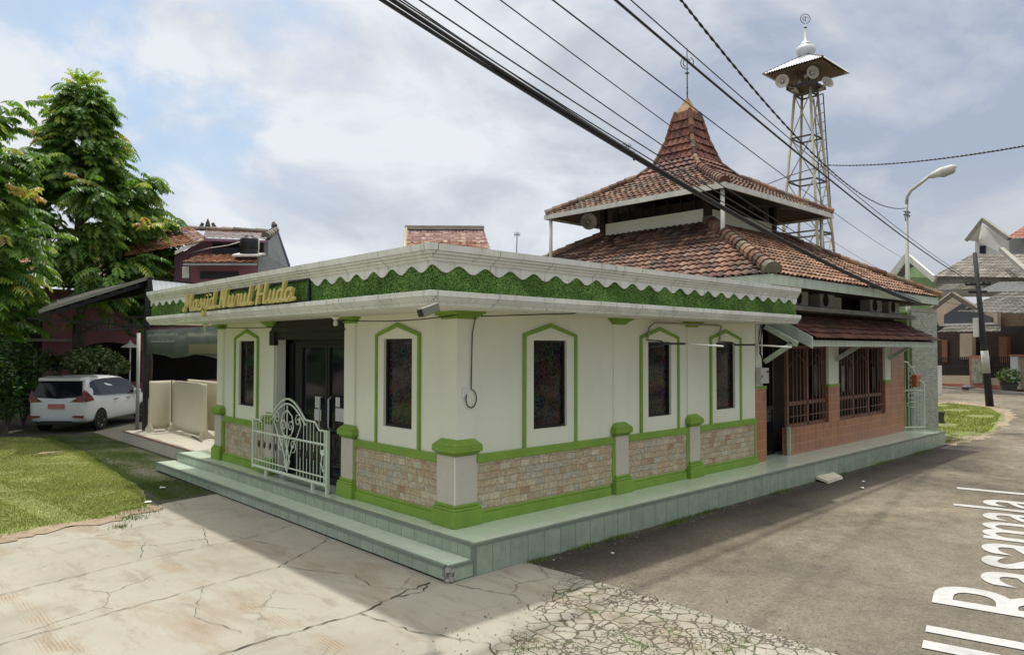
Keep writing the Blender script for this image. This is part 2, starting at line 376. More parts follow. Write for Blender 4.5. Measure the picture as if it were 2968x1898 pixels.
# ------------------------------------------------------------------ ground
def gmat_asphalt():
    m, nt, b = newmat('dusty worn asphalt'); v = coords(nt)
    big = noise(nt, v, .35, 6, .6, .5); fine = noise(nt, v, 55, 6, .8); mid = noise(nt, v, 3.2, 7, .7)
    s = nt.nodes.new('ShaderNodeSeparateXYZ'); nt.links.new(v, s.inputs[0])
    base = ramp(nt, big, [(.34, (.10, .088, .07)), (.5, (.18, .153, .114)), (.66, (.25, .215, .162))])
    base = mixc(nt, 1.0, base, ramp(nt, mid, [(.3, (.6,)*3), (.55, (1,)*3), (.8, (1.25,)*3)]), 'MULTIPLY')
    # eave shade painted dark along the foot of the platform, greyer where cars drive
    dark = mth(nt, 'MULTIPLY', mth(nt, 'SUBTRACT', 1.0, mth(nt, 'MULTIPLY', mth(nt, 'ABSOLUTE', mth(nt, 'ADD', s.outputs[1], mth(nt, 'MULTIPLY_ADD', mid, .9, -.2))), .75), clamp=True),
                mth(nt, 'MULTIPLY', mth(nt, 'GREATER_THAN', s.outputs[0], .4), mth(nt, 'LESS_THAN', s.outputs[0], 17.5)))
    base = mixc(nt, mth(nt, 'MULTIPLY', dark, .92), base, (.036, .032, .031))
    grey = ramp(nt, mth(nt, 'MULTIPLY_ADD', mth(nt, 'SUBTRACT', s.outputs[0], mth(nt, 'MULTIPLY', s.outputs[1], -3.2)), -.1, mth(nt, 'MULTIPLY', big, .4)), [(.25, (0,)*3), (.75, (.45,)*3)])
    base = mixc(nt, grey, base, mixc(nt, mid, (.168, .15, .12), (.228, .207, .168)))
    base = mixc(nt, 1.0, base, ramp(nt, noise(nt, v, 17, 6, .8), [(.32, (.68,)*3), (.55, (1,)*3), (.75, (1.2,)*3)]), 'MULTIPLY')
    base = mixc(nt, 1.0, base, ramp(nt, fine, [(.3, (.45,)*3), (.5, (.98,)*3), (.72, (1.45,)*3)]), 'MULTIPLY')
    nt.links.new(base, b.inputs['Base Color']); b.inputs['Roughness'].default_value = .9; b.inputs['Specular IOR Level'].default_value = .2
    bump(nt, b, fine, .5, .012); return m
def gmat_concrete():
    m, nt, b = newmat('cracked pale concrete'); v = coords(nt)
    big = noise(nt, v, .6, 7, .65, .6); fine = noise(nt, v, 70, 5, .7); s = nt.nodes.new('ShaderNodeSeparateXYZ'); nt.links.new(v, s.inputs[0])
    base = ramp(nt, big, [(.25, (.25, .232, .19)), (.5, (.325, .305, .255)), (.75, (.365, .345, .29))])
    st = coords(nt, (1.4, .5, 1)); base = mixc(nt, ramp(nt, noise(nt, st, 2.6, 8, .72, .3), [(.52, (0,)*3), (.60, (.35,)*3), (.72, (.85,)*3)]), base, (.21, .185, .145))
    rs = coords(nt, (1, .35, 1)); base = mixc(nt, ramp(nt, noise(nt, rs, .8, 6, .7, .3), [(.55, (0,)*3), (.68, (.7,)*3)]), base, (.25, .185, .12))
    base = mixc(nt, 1.0, base, ramp(nt, fine, [(.3, (.86,)*3), (.7, (1.08,)*3)]), 'MULTIPLY')
    def track(x0, y0, x1, y1, w):
        dx, dy = x1-x0, y1-y0; L = math.hypot(dx, dy); d = mth(nt, 'ABSOLUTE', mth(nt, 'ADD', mth(nt, 'ADD', mth(nt, 'MULTIPLY', s.outputs[0], -dy/L), mth(nt, 'MULTIPLY', s.outputs[1], dx/L)), mth(nt, 'MULTIPLY_ADD', big, .25, (x0*dy-y0*dx)/L-.125)))
        return ramp(nt, mth(nt, 'DIVIDE', d, w), [(.5, (1,)*3), (1.0, (0,)*3)])
    wv = nt.nodes.new('ShaderNodeTexWave'); wv.inputs['Scale'].default_value = 9; wv.inputs['Distortion'].default_value = 3; nt.links.new(v, wv.inputs['Vector'])
    tk_ = mth(nt, 'MULTIPLY', mth(nt, 'MAXIMUM', track(-2.54, 3.18, -2.34, .69, .13), track(-4.2, 3.07, -4.05, 1.2, .2)), mth(nt, 'MULTIPLY', ramp(nt, noise(nt, v, 2.2, 4), [(.42, (0,)*3), (.6, (.8,)*3)]), wv.outputs['Fac']))
    base = mixc(nt, tk_, base, (.25, .165, .085))
    # fine hairline cracks everywhere, open alligator cracking near the asphalt joint
    w = N(nt, 'ShaderNodeVectorMath', operation='MULTIPLY_ADD'); nt.links.new(noise(nt, v, 4.5, 7, .7, out='Color'), w.inputs[0]); w.inputs[1].default_value = (.22,)*3; nt.links.new(v, w.inputs[2])
    v1 = N(nt, 'ShaderNodeTexVoronoi', feature='DISTANCE_TO_EDGE'); v1.inputs['Scale'].default_value = .62; nt.links.new(w.outputs[0], v1.inputs['Vector'])
    hair = mth(nt, 'MULTIPLY', ramp(nt, v1.outputs['Distance'], [(.0, (1,)*3), (.007, (0,)*3)]), ramp(nt, noise(nt, v, .8, 2), [(.5, (0,)*3), (.6, (.6,)*3)]))
    w2 = N(nt, 'ShaderNodeVectorMath', operation='MULTIPLY_ADD'); nt.links.new(noise(nt, v, 6, 4, .6, out='Color'), w2.inputs[0]); w2.inputs[1].default_value = (.10,)*3; nt.links.new(v, w2.inputs[2])
    v2 = N(nt, 'ShaderNodeTexVoronoi', feature='DISTANCE_TO_EDGE'); v2.inputs['Scale'].default_value = 6.2; v2.inputs['Randomness'].default_value = 1; nt.links.new(w2.outputs[0], v2.inputs['Vector'])
    v3 = N(nt, 'ShaderNodeTexVoronoi', feature='DISTANCE_TO_EDGE'); v3.inputs['Scale'].default_value = 14; nt.links.new(w2.outputs[0], v3.inputs['Vector'])
    # zone: y below -1.2 (and a tongue along the x = 0.9 joint), edge broken by noise
    e = mth(nt, 'ADD', mth(nt, 'MULTIPLY', s.outputs[1], -1.0), mth(nt, 'MULTIPLY', s.outputs[0], .42))
    zone = ramp(nt, mth(nt, 'MULTIPLY_ADD', big, .9, mth(nt, 'MULTIPLY', mth(nt, 'SUBTRACT', e, 1.15), .8)), [(.42, (0,)*3), (.56, (1,)*3)])
    gap = ramp(nt, v2.outputs['Distance'], [(.02, (1,)*3), (.06, (0,)*3)]); small = mth(nt, 'MULTIPLY', ramp(nt, v3.outputs['Distance'], [(.03, (1,)*3), (.09, (0,)*3)]), ramp(nt, noise(nt, v, 1.5, 3), [(.5, (0,)*3), (.56, (1,)*3)]))
    al = mth(nt, 'MULTIPLY', mth(nt, 'MAXIMUM', gap, small), zone); crack = mth(nt, 'MAXIMUM', al, hair, clamp=True)
    dirtc = mixc(nt, ramp(nt, noise(nt, v, 2.3, 5), [(.5, (0,)*3), (.62, (1,)*3)]), (.085, .07, .05), (.07, .10, .035))
    base = mixc(nt, mth(nt, 'MULTIPLY', zone, ramp(nt, noise(nt, v, 1.9, 6, .7), [(.52, (0,)*3), (.62, (.75,)*3)])), base, (.20, .175, .13))
    base = mixc(nt, crack, base, dirtc)
    nt.links.new(base, b.inputs['Base Color']); b.inputs['Roughness'].default_value = .85; b.inputs['Specular IOR Level'].default_value = .25
    bump(nt, b, mth(nt, 'MULTIPLY_ADD', crack, -1.0, mth(nt, 'MULTIPLY', fine, .12)), .55, .02); return m
def gmat_soil(name, c1, c2, sc=6):
    m, nt, b = newmat(name); v = coords(nt); f = noise(nt, v, sc, 7, .7); g = noise(nt, v, .5, 4)
    base = mixc(nt, ramp(nt, f, [(.35, (0,)*3), (.65, (1,)*3)]), c1, c2); base = mixc(nt, 1.0, base, ramp(nt, g, [(.3, (.75,)*3), (.7, (1.15,)*3)]), 'MULTIPLY')
    nt.links.new(base, b.inputs['Base Color']); b.inputs['Roughness'].default_value = .95; bump(nt, b, f, .6, .03); return m
M['asphalt'] = gmat_asphalt(); M['concrete'] = gmat_concrete()
M['lawn'] = gmat_soil('lawn soil and grass', (.11, .135, .035), (.22, .235, .07), 22)
M['paver'] = brickmat('mossy shade-darkened pavers', [(.055, .048, .032), (.085, .07, .05), (.06, .062, .034), (.10, .085, .062)], (.03, .042, .014), .22, .11, .012, .9, .5, wall=False, bmp=.6, nvar=.35, colnoise=2)  # mossy colours darkened further to stand for shade over the driveway
M['dirt'] = gmat_soil('dry dirt verge', (.22, .16, .10), (.33, .27, .19), 9)
M['crackfill'] = paint('dirt filled crack', (.055, .048, .036), .95, .3, 9)
M['white'] = paint('white overlay lettering', (.43, .43, .42), .8, .10, 9, dirt=(.25, .23, .20), dirtamt=.7)

def sheet(name, poly, z, mat, kind='structure', parent=None):
    mb = MB(); mb.add([(p[0], p[1], z) for p in poly], [tuple(range(len(poly)))]); return mb.build(name, mat, parent, kind=kind)
def ragged(poly, amp, step=.16, seed=5):
    r_ = random.Random(seed); out = []
    for (x0, y0), (x1, y1) in zip(poly, poly[1:]+poly[:1]):
        L = math.hypot(x1-x0, y1-y0); n = max(1, min(90, int(L/step))); off = 0
        for k in range(n):
            t = k/n; off = off*.6+r_.uniform(-amp, amp); e = off if 0 < k else off*.3; out.append((x0+(x1-x0)*t-(y1-y0)/max(L, .01)*e, y0+(y1-y0)*t+(x1-x0)/max(L, .01)*e))
    return out
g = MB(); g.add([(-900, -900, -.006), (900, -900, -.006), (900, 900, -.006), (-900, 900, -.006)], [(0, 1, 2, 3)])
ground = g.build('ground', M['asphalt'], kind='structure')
sheet('concrete_forecourt', [(-30, -12), (.9, -12), (.97, -2.2), (.95, -1.3), (.86, -.15), (.86, .3), (-.2, .3), (-.3, 6.95), (-1.37, 6.72), (-1.9, 6.25), (-2.5, 6.0), (-3.4, 5.85), (-4.2, 5.3), (-30, 2.0)], 0, M['concrete'])
sheet('lawn', ragged([(-60, 2.2), (-30, 2.2), (-4.2, 5.5), (-3.5, 5.95), (-2.45, 6.08), (-1.6, 6.6), (-1.3, 8.3), (-1.1, 11), (-.86, 14.4), (-.85, 18), (-1.3, 19.2), (-3, 20.5), (-9, 24), (-60, 44)], .045), .006, M['lawn'])
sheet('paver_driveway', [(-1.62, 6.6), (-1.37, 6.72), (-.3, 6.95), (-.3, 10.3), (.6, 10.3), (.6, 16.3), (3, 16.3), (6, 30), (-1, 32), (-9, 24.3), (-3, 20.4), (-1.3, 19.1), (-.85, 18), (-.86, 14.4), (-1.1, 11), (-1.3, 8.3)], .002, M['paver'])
sheet('dirt_verge', ragged([(-8, 4.55), (-4.2, 5.15), (-3.4, 5.72), (-2.4, 5.85), (-1.9, 6.15), (-1.5, 6.55), (-1.62, 6.7), (-2.4, 6.2), (-3.4, 6.1), (-4.2, 5.65), (-8, 5.0)], .13, step=.1, seed=8), .011, M['dirt'])
sheet('side_dirt', ragged([(17.3, -.3), (19.2, -.35), (22, -.1), (29.5, .9), (33.5, 2.2), (36, 4.8), (33, 6.5), (28, 6.3), (22, 4), (17.3, 3)], .12), .002, M['dirt'])
sheet('grass_island', ragged([(19.4, .3), (20.5, -.1), (22.6, .05), (29.2, 1.3), (33, 2.7), (34.8, 4.8), (32, 5.6), (27, 4.9), (21, 2.2), (19.5, 1.6)], .1), .008, M['lawn'])
# slab joints and wide cracks of the forecourt
def crack(pts, w, z=.009):
    mb = MB(); pts = [Vector((p[0], p[1], z)) for p in pts]; fine = []
    for a, b_ in zip(pts, pts[1:]):
        n = max(2, int((b_-a).length/.07)); pr = (b_-a).normalized().cross(Vector((0, 0, 1)))
        for k in range(n): fine.append(a.lerp(b_, k/n)+pr*random.uniform(-.022, .022))
    fine.append(pts[-1]); vs = []
    for i, p in enumerate(fine):
        d = (fine[min(i+1, len(fine)-1)]-fine[max(i-1, 0)]).normalized(); pr = d.cross(Vector((0, 0, 1))); ww = w*random.uniform(.1, 1.1)/2*.7
        vs += [p+pr*ww, p-pr*ww]
    mb.add(vs, [(2*i, 2*i+1, 2*i+3, 2*i+2) for i in range(len(fine)-1)]); return mb
cm = MB()
for pts, w in (([(-6.5, 4.2), (-3.96, 4.79), (-1.92, 5.25), (-.4, 5.55)], .014), ([(-6.5, 2.45), (-3.9, 3.07), (-2.7, 3.37), (-.99, 3.52), (-.37, 3.82)], .016),
               ([(-6.5, 1.05), (-3.6, 1.56), (-2.46, 1.78), (-1.52, 1.91), (-.9, 2.3), (-.42, 2.7)], .018), ([(-4.6, -.75), (-2.99, -.15), (-1.6, -.12), (-.9, .1), (-.52, .16)], .032),
               ([(-1.52, 1.91), (-1.0, 1.0), (-1.1, .45), (-.75, .05)], .014), ([(-.52, .16), (-.75, -.02), (-1.3, .02)], .03), ([(-1.6, -.12), (-1.5, -.9), (-1.15, -1.6), (-1.5, -2.2)], .02),
               ([(-.35, -.1), (-.1, -.8), (-.3, -1.3), (.1, -1.2), (.9, -1.1)], .018), ([(-2.46, 1.8), (-2.9, .9), (-2.7, .2)], .010), ([(-2.7, 3.37), (-2.4, 4.2), (-2.9, 5.0)], .010), ([(-1.92, 5.25), (-1.5, 4.5), (-1.8, 3.5)], .010)):
    c = crack(pts, w); cm.add(c.v, c.f)
cm.build('forecourt_cracks', M['crackfill'], kind='structure', fix=False)

# grass blades on the lawn and the island, weeds
def blades(name, n, sampler, hmin, hmax, w, stops, kind='stuff', z=.006):
    P = sampler(n); n = len(P); a = rng.uniform(0, 2*np.pi, n); h = rng.uniform(hmin, hmax, n); ln = rng.uniform(0, .6, n)*h; a2 = rng.uniform(0, 2*np.pi, n)
    v = np.zeros((n*3, 3)); dx = np.cos(a)*w/2; dy = np.sin(a)*w/2
    v[0::3] = np.c_[P[:, 0]-dx, P[:, 1]-dy, np.full(n, z)]; v[1::3] = np.c_[P[:, 0]+dx, P[:, 1]+dy, np.full(n, z)]
    v[2::3] = np.c_[P[:, 0]+np.cos(a2)*ln, P[:, 1]+np.sin(a2)*ln, z+h]
    me = bpy.data.meshes.new(name); me.vertices.add(n*3); me.vertices.foreach_set('co', v.ravel()); me.loops.add(n*3); me.loops.foreach_set('vertex_index', np.arange(n*3))
    me.polygons.add(n); me.polygons.foreach_set('loop_start', np.arange(n)*3); me.polygons.foreach_set('loop_total', np.full(n, 3)); me.update(calc_edges=True)
    cl = .5+.5*np.sin(P[:, 0]*.9+np.sin(P[:, 1]*.7)*2)*np.sin(P[:, 1]*.8+P[:, 0]*.3); at = me.attributes.new('tr', 'FLOAT', 'FACE')
    at.data.foreach_set('value', np.clip(rng.uniform(0, 1, n)*.6+cl*.4, 0, 1).astype(np.float32))
    me.materials.append(attrmat(name+' blades', stops, .6, trans=.3, nscale=1, bmp=0)); o = bpy.data.objects.new(name, me); COL.objects.link(o); o['kind'] = kind; return o
def inpoly(P, poly):
    r = np.zeros(len(P), bool); n = len(poly)
    for i in range(n):
        x1, y1 = poly[i]; x2, y2 = poly[(i+1) % n]; c = ((y1 > P[:, 1]) != (y2 > P[:, 1])) & (P[:, 0] < (x2-x1)*(P[:, 1]-y1)/(y2-y1+1e-12)+x1); r ^= c
    return r
LAWN = [(-9, 4.3), (-4.2, 5.6), (-3.5, 6.05), (-2.45, 6.15), (-1.65, 6.65), (-1.3, 8.3), (-1.1, 11), (-.86, 14.4), (-.85, 18), (-1.3, 19.2), (-3, 20.4), (-10, 24), (-12, 14)]
def samp_lawn(n):
    P = np.c_[rng.uniform(-10, -.6, n), rng.uniform(4.2, 22, n)]; P = P[inpoly(P, LAWN)]; keep = np.random.default_rng(3).uniform(0, 1, len(P)) < np.clip(9/(P[:, 1]-1), .2, 1)
    tr = np.abs((P[:, 0]+3.3+.12*(P[:, 1]-10))) ; bare = ((tr < .22)*(rng.uniform(0, 1, len(P)) < .6)) | ((np.sin(P[:, 0]*2.3+np.sin(P[:, 1]*1.9)*1.5)*np.sin(P[:, 1]*2.7+P[:, 0]) > .72)*(rng.uniform(0, 1, len(P)) < .55)) | ((P[:, 1] < 6.15-.12*(P[:, 0]+3)**2*.2+.25*np.sin(P[:, 0]*5))*(P[:, 0] > -9)*(rng.uniform(0, 1, len(P)) < .6)); return P[keep & (bare == 0)]
GST = [(0, (.12, .155, .035)), (.35, (.22, .265, .06)), (.7, (.34, .355, .10)), (1, (.50, .45, .22))]
blades('lawn_grass', 420000, samp_lawn, .012, .035, .011, GST)
ISL = [(19.6, .4), (20.6, 0), (22.6, .15), (29.2, 1.4), (33, 2.8), (34.6, 4.8), (32, 5.4), (27, 4.7), (21, 2.0)]
blades('island_grass', 26000, lambda n: (lambda P: P[inpoly(P, ISL) & (np.sin(P[:, 0]*1.3)*np.sin(P[:, 1]*2.1+1) < .55)])(np.c_[rng.uniform(19, 35, n), rng.uniform(-.2, 5.6, n)]), .03, .08, .03, GST)
def samp_weeds(n):
    out = []
    for cx, cy, r in ((4.3, .0, .5), (3.9, -.12, .3), (5.0, -.03, .3), (1.0, -.08, .15), (1.9, -.06, .2), (2.6, -.06, .3), (7.5, -.06, .4), (10.3, .0, .25), (12.5, -.05, .5), (15, -.05, .6), (17.8, .2, .5), (18.6, .5, .8), (-1.9, 6.35, .35), (-2.1, 5.9, .2), (-2.4, 5.4, .12),
                      (-1.6, -2.1, .12), (-.9, -1.9, .16), (-1.25, -2.9, .2), (-.2, -2.6, .15), (.3, -3.1, .3), (-1.2, -2.5, .08), (-1.5, 7.2, .3)):
        k = int((900 if cy > -1.5 else 260)*r); q = rng.normal(0, 1, (k, 2))*[r*.6, r*(.16 if abs(cy) < .3 else .5)]+[cx, cy]; out.append(q)
    P = np.vstack(out); return P[(P[:, 0] < -.42) | (P[:, 1] < -.02) | (P[:, 0] > 17.35)]
mc = np.random.default_rng(9).uniform([-1.4, 6.8], [.45, 19], (150, 2))
def samp_moss(n):
    P = mc[rng.integers(0, len(mc), n)]+rng.normal(0, 1, (n, 2))*[.13, .3]; Q = np.c_[-1.12+.022*(rng.uniform(7, 19, n//3)-7), np.zeros(n//3)]; Q[:, 1] = 7+(Q[:, 0]+1.12)/.022; Q[:, 0] += rng.normal(0, .10, n//3); P = np.vstack([P, Q])
    return P[(P[:, 0] > -1.32+.022*(P[:, 1]-7)) & (P[:, 0] < .45) & (P[:, 1] > 6.95) & ((P[:, 0] < -.42) | (P[:, 1] > 10.3))]
blades('paver_moss', 70000, samp_moss, .006, .022, .009, [(0, (.05, .085, .02)), (.5, (.09, .14, .03)), (1, (.18, .21, .06))], z=.002)
blades('weeds', 1, samp_weeds, .015, .07, .010, [(0, (.05, .10, .02)), (.5, (.12, .19, .035)), (1, (.28, .30, .09))], z=.0)

gv = MB()
for i in range(900):
    x, y = (random.gauss(-.6, .9), random.uniform(-4.4, -1.0)) if i < 560 else ((random.gauss(.93, .07), random.uniform(-4.2, -.1)) if i < 740 else (random.uniform(1.0, 16), -.03-abs(random.gauss(0, .13))))
    s_ = random.uniform(.004, .013)*(1.5 if random.random() < .1 else 1); Mt = Matrix.Translation((x, y, s_*.5+.002)) @ Matrix.Rotation(random.uniform(0, 6), 4, 'Z') @ Matrix.Rotation(random.uniform(-.5, .5), 4, 'X')
    gv.add([Mt @ Vector(p) for p in ((s_, 0, 0), (0, s_*.8, 0), (-s_*1.2, .2*s_, 0), (-.2*s_, -s_, 0), (.1*s_, 0, s_*.8), (0, 0, -s_*.5))], [(0, 1, 4), (1, 2, 4), (2, 3, 4), (3, 0, 4), (1, 0, 5), (2, 1, 5), (3, 2, 5), (0, 3, 5)], random.random())
gv.build('gravel', attrmat('loose grit', [(0, (.12, .10, .08)), (.5, (.28, .25, .2)), (1, (.45, .42, .35))], .9), kind='stuff')
# litter
for i, (x, y, s, lab) in enumerate(((1.9, -.55, .03, 'small white scrap of litter on asphalt nearest the platform corner'), (9.6, -.75, .04, 'white litter scrap on asphalt in front of the broken slab'), (8.9, -1.0, .045, 'larger white litter scrap on sunlit asphalt edge'),
                                 (-.95, 8.1, .09, 'crumpled white wrapper lying on the mossy pavers'), (-1.55, 6.9, .08, 'pale plastic scrap at the lawn corner beside the pavers'))):
    mb = MB(); pts = [(x+s*math.cos(t)*random.uniform(.5, 1), y+s*math.sin(t)*random.uniform(.5, 1), .012+random.uniform(0, .02)) for t in np.linspace(0, 6.28, 7)[:-1]]
    mb.prism(pts, (0, 0, .012)); tag(mb.build('litter_scrap', M['whitewall']), lab, 'litter')
for i, (x, y, l, lab) in enumerate(((-1.62, 14.5, .75, 'flat dead leaf strip lying on the shaded lawn, nearer one'), (-2.5, 17.6, .9, 'flat dead leaf strip lying on the shaded lawn, farther one'), (-4.3, 13.4, .45, 'brown dead leaf lying on the sunny lawn'))):
    mb = MB(); mb.prism([(x-l/2, y, .05), (x-l/6, y+.06, .08), (x+l/3, y+.03, .07), (x+l/2, y, .05), (x+l/5, y-.07, .07), (x-l/4, y-.06, .06)], (0, 0, .015)); tag(mb.build('fallen_leaf', M['dirt']), lab, 'fallen leaf')

# street name from a map overlay, laid flat as lettering on the road
fc = bpy.data.curves.new('txt', 'FONT'); fc.body = 'Jl Rasamala I'; fc.offset = .006; to = bpy.data.objects.new('txt', fc); COL.objects.link(to)
bpy.context.view_layer.update(); me = bpy.data.meshes.new_from_object(to.evaluated_get(bpy.context.evaluated_depsgraph_get())); COL.objects.unlink(to)
co = np.array([v.co[:] for v in me.vertices]); xmax = co[:, 0].max(); base_top = co[:, 1].max()
# scale so that the capital R starts at x=2.99 and the I ends at 10.5 along the lettering
fr = bpy.data.curves.new('t2', 'FONT'); fr.body = 'Jl '; fr.offset = .006; t2 = bpy.data.objects.new('t2', fr); COL.objects.link(t2); fr.body = 'Rasamala I'; bpy.context.view_layer.update()
wR = t2.dimensions.x; COL.objects.unlink(t2)
sx = 7.66/wR; sy = 1.32/base_top; ang = math.atan2(1.81, 7.45)
ux = Vector((math.cos(ang), math.sin(ang), 0)); uy = Vector((-math.sin(ang), math.cos(ang), 0)); O = Vector((10.47, -2.17, 0))
for v in me.vertices:
    p = O+ux*((v.co.x-xmax)*sx)+uy*((v.co.y-base_top)*sy); v.co = (p.x, p.y, .004)
me.materials.append(M['white']); o = bpy.data.objects.new('street_name_overlay', me); COL.objects.link(o); o['kind'] = 'structure'

# ------------------------------------------------------------------ mosque
PZ = .37
mosque = thing('mosque', 'cream and green single storey mosque with pantile pyramid roof and pointed spire on the corner', 'mosque', (0, 0, 0))
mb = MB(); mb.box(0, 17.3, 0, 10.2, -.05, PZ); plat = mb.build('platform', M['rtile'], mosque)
mb = MB(); mb.box(.045, 17.3, .045, 10.2, PZ-.02, PZ+.003); mb.build('platform_paving', M['ptile'], plat)
mb = MB(); mb.box(-.006, .05, -.006, 10.2, PZ-.028, PZ+.006); mb.box(.05, 17.3, -.006, .05, PZ-.028, PZ+.006); mb.box(-.008, .045, -.008, -.0, .02, PZ-.03); mb.box(-.008, 0, 0, .05, .02, PZ-.03)
mb.build('platform_nosing', M['nosing'], plat)
mb = MB(); mb.box(-.36, 0, .04, 10.3, -.05, .03); mb.build('step_base', M['dark'], plat)
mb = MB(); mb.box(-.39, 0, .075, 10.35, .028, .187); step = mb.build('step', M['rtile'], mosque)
mb = MB(); mb.box(-.345, 0, .045, 10.35, .18, .1895); mb.build('step_paving', M['ptile'], step)
mb = MB(); mb.box(-.396, -.345, .07, 10.35, .155, .193); mb.box(-.33, 0, -.004, .045, .155, .193); mb.build('step_nosing', M['nosing'], step)
mb = MB(); mb.box(-.30, -.002, .0, .075, .01, .155); mb.build('step_end_tile', M['rtile'], step)
mb = MB()
for i in range(26):   # broken corner rubble of the step
    x = random.uniform(-.385, -.3); y = random.uniform(.0, .08); z = random.uniform(0.0, .16); s = random.uniform(.012, .03)
    mb.box(-s, s, -s, s, -s, s, Matrix.Translation((x, y, z)) @ Matrix.Rotation(random.uniform(0, 3), 4, Vector((random.random(), random.random(), .3)).normalized()))
mb.build('broken_corner', M['concrete_grey'], step)

WX, WY = .38, .80
def wallgrid(mb, mapf, L0, L1, z0, z1, thick, holes):
    us = sorted({L0, L1, *[h[0] for h in holes], *[h[1] for h in holes]}); zs = sorted({z0, z1, *[h[2] for h in holes], *[h[3] for h in holes]})
    for i in range(len(us)-1):
        for j in range(len(zs)-1):
            uc = (us[i]+us[i+1])/2; zc = (zs[j]+zs[j+1])/2
            if any(h[0] < uc < h[1] and h[2] < zc < h[3] for h in holes): continue
            mapf(mb, us[i], us[i+1], zs[j], zs[j+1], thick)
fx = lambda mb, a, b, z0, z1, t: mb.box(a, b, WY, WY+t, z0, z1)      # x facade
fy = lambda mb, a, b, z0, z1, t: mb.box(WX, WX+t, a, b, z0, z1)      # y facade
XW = [(2.13, .35), (4.85, .335), (7.0, .34)]; YW = [(2.16, .36), (7.43, .36)]
mb = MB()
wallgrid(mb, fx, WX, 8.14, PZ-.02, 3.2, .18, [(c-w, c+w, 1.53, 2.81) for c, w in XW])
wallgrid(mb, fy, WY+.18, 8.87, PZ-.02, 3.2, .18, [(c-w, c+w, 1.55, 2.83) for c, w in YW]+[(3.64, 6.12, PZ-.02, 3.1)])
mb.box(WX+.18, 8.0, 8.7, 8.87, PZ, 3.2)
mb.build('wall', M['wall'], mosque)
def window(c, w, axis):
    z0, z1 = (1.53, 2.81) if axis == 'x' else (1.55, 2.83)
    P = (lambda u, d, z: (u, WY+d, z)) if axis == 'x' else (lambda u, d, z: (WX+d, u, z))
    def bx(mb, u0, u1, d0, d1, za, zb):
        if axis == 'x': mb.box(u0, u1, WY+d0, WY+d1, za, zb)
        else: mb.box(WX+d0, WX+d1, u0, u1, za, zb)
    hw = .565; t = .05
    out = [P(c-hw, 0, 1.28), P(c-hw, 0, 2.90), P(c, 0, 3.06), P(c+hw, 0, 2.90), P(c+hw, 0, 1.28)]
    inn = [P(c-hw+t, 0, 1.28), P(c-hw+t, 0, 2.865), P(c, 0, 3.0), P(c+hw-t, 0, 2.865), P(c+hw-t, 0, 1.28)]
    off = Vector(P(0, -.035, 0))-Vector(P(0, 0, 0))
    mb = MB(); n = 5
    for k in range(4):
        mb.hexa([out[k], out[k+1], inn[k+1], inn[k]], [tuple(Vector(q)+off) for q in (out[k], out[k+1], inn[k+1], inn[k])])
    f = mb.build('window', M['green'], mosque)
    mb = MB()   # raised cream surround
    for (a, b_, za, zb) in ((c-hw+t, c-w, 1.285, 2.865), (c+w, c+hw-t, 1.285, 2.865), (c-w, c+w, 1.285, z0), (c-w, c+w, z1, 2.865)): bx(mb, a, b_, -.012, 0, za, zb)
    mb.prism([P(c-hw+t, -.012, 2.865), P(c+hw-t, -.012, 2.865), P(c, -.012, 3.0)], -off/3)
    mb.build('surround', M['wall'], f)
    mb = MB(); r = .035
    for (a, b_, za, zb) in ((c-w, c-w+r, z0, z1), (c+w-r, c+w, z0, z1), (c-w+r, c+w-r, z0, z0+r), (c-w+r, c+w-r, z1-r, z1)): bx(mb, a, b_, .03, .09, za, zb)
    mb.build('frame', M['black'], f)
    mb = MB(); bx(mb, c-w+.01, c+w-.01, .07, .08, z0+.01, z1-.01); mb.build('pane', M['stained'], f)
for c, w in XW: window(c, w, 'x')
for c, w in YW: window(c, w, 'y')
# plinth, rail and stone
mb = MB(); sb = MB()
def band(mb_, a, b_, axis, d, z0, z1, g=0):
    if axis == 'x': mb_.box(a, b_, WY-d, WY, z0, z1)
    else: mb_.box(WX-d, WX, a, b_, z0, z1)
for axis, segs in (('x', ((.72, 3.46), (3.99, 5.56), (6.1, 8.12))), ('y', ((1.17, 3.25), (6.45, 8.45)))):
    for a, b_ in segs:
        band(mb, a, b_, axis, .075, PZ, .50); band(mb, a, b_, axis, .055, .50, .54); band(mb, a-.15 if a > 1.2 else a-.05, b_+.12 if b_ < 8 else b_, axis, .05, 1.17, 1.285)
        band(sb, a-.16 if a > 1.2 else a-.02, b_+.16 if b_ < 8 else b_-.06, axis, .035, .54, 1.17)
for u in (3.55, 5.645, 8.06): band(mb, u-.035, u+.03, 'x', .05, .54, 1.17)
for u in (3.27, 8.5, 3.66, 8.9): band(mb, u-.03, u+.02, 'y', .05, .54, 1.17)
build_each(mb, 'plinth', M['green'], mosque, gap=-.004, bev=.008); build_each(sb, 'stone_cladding', M['stone'], mosque)
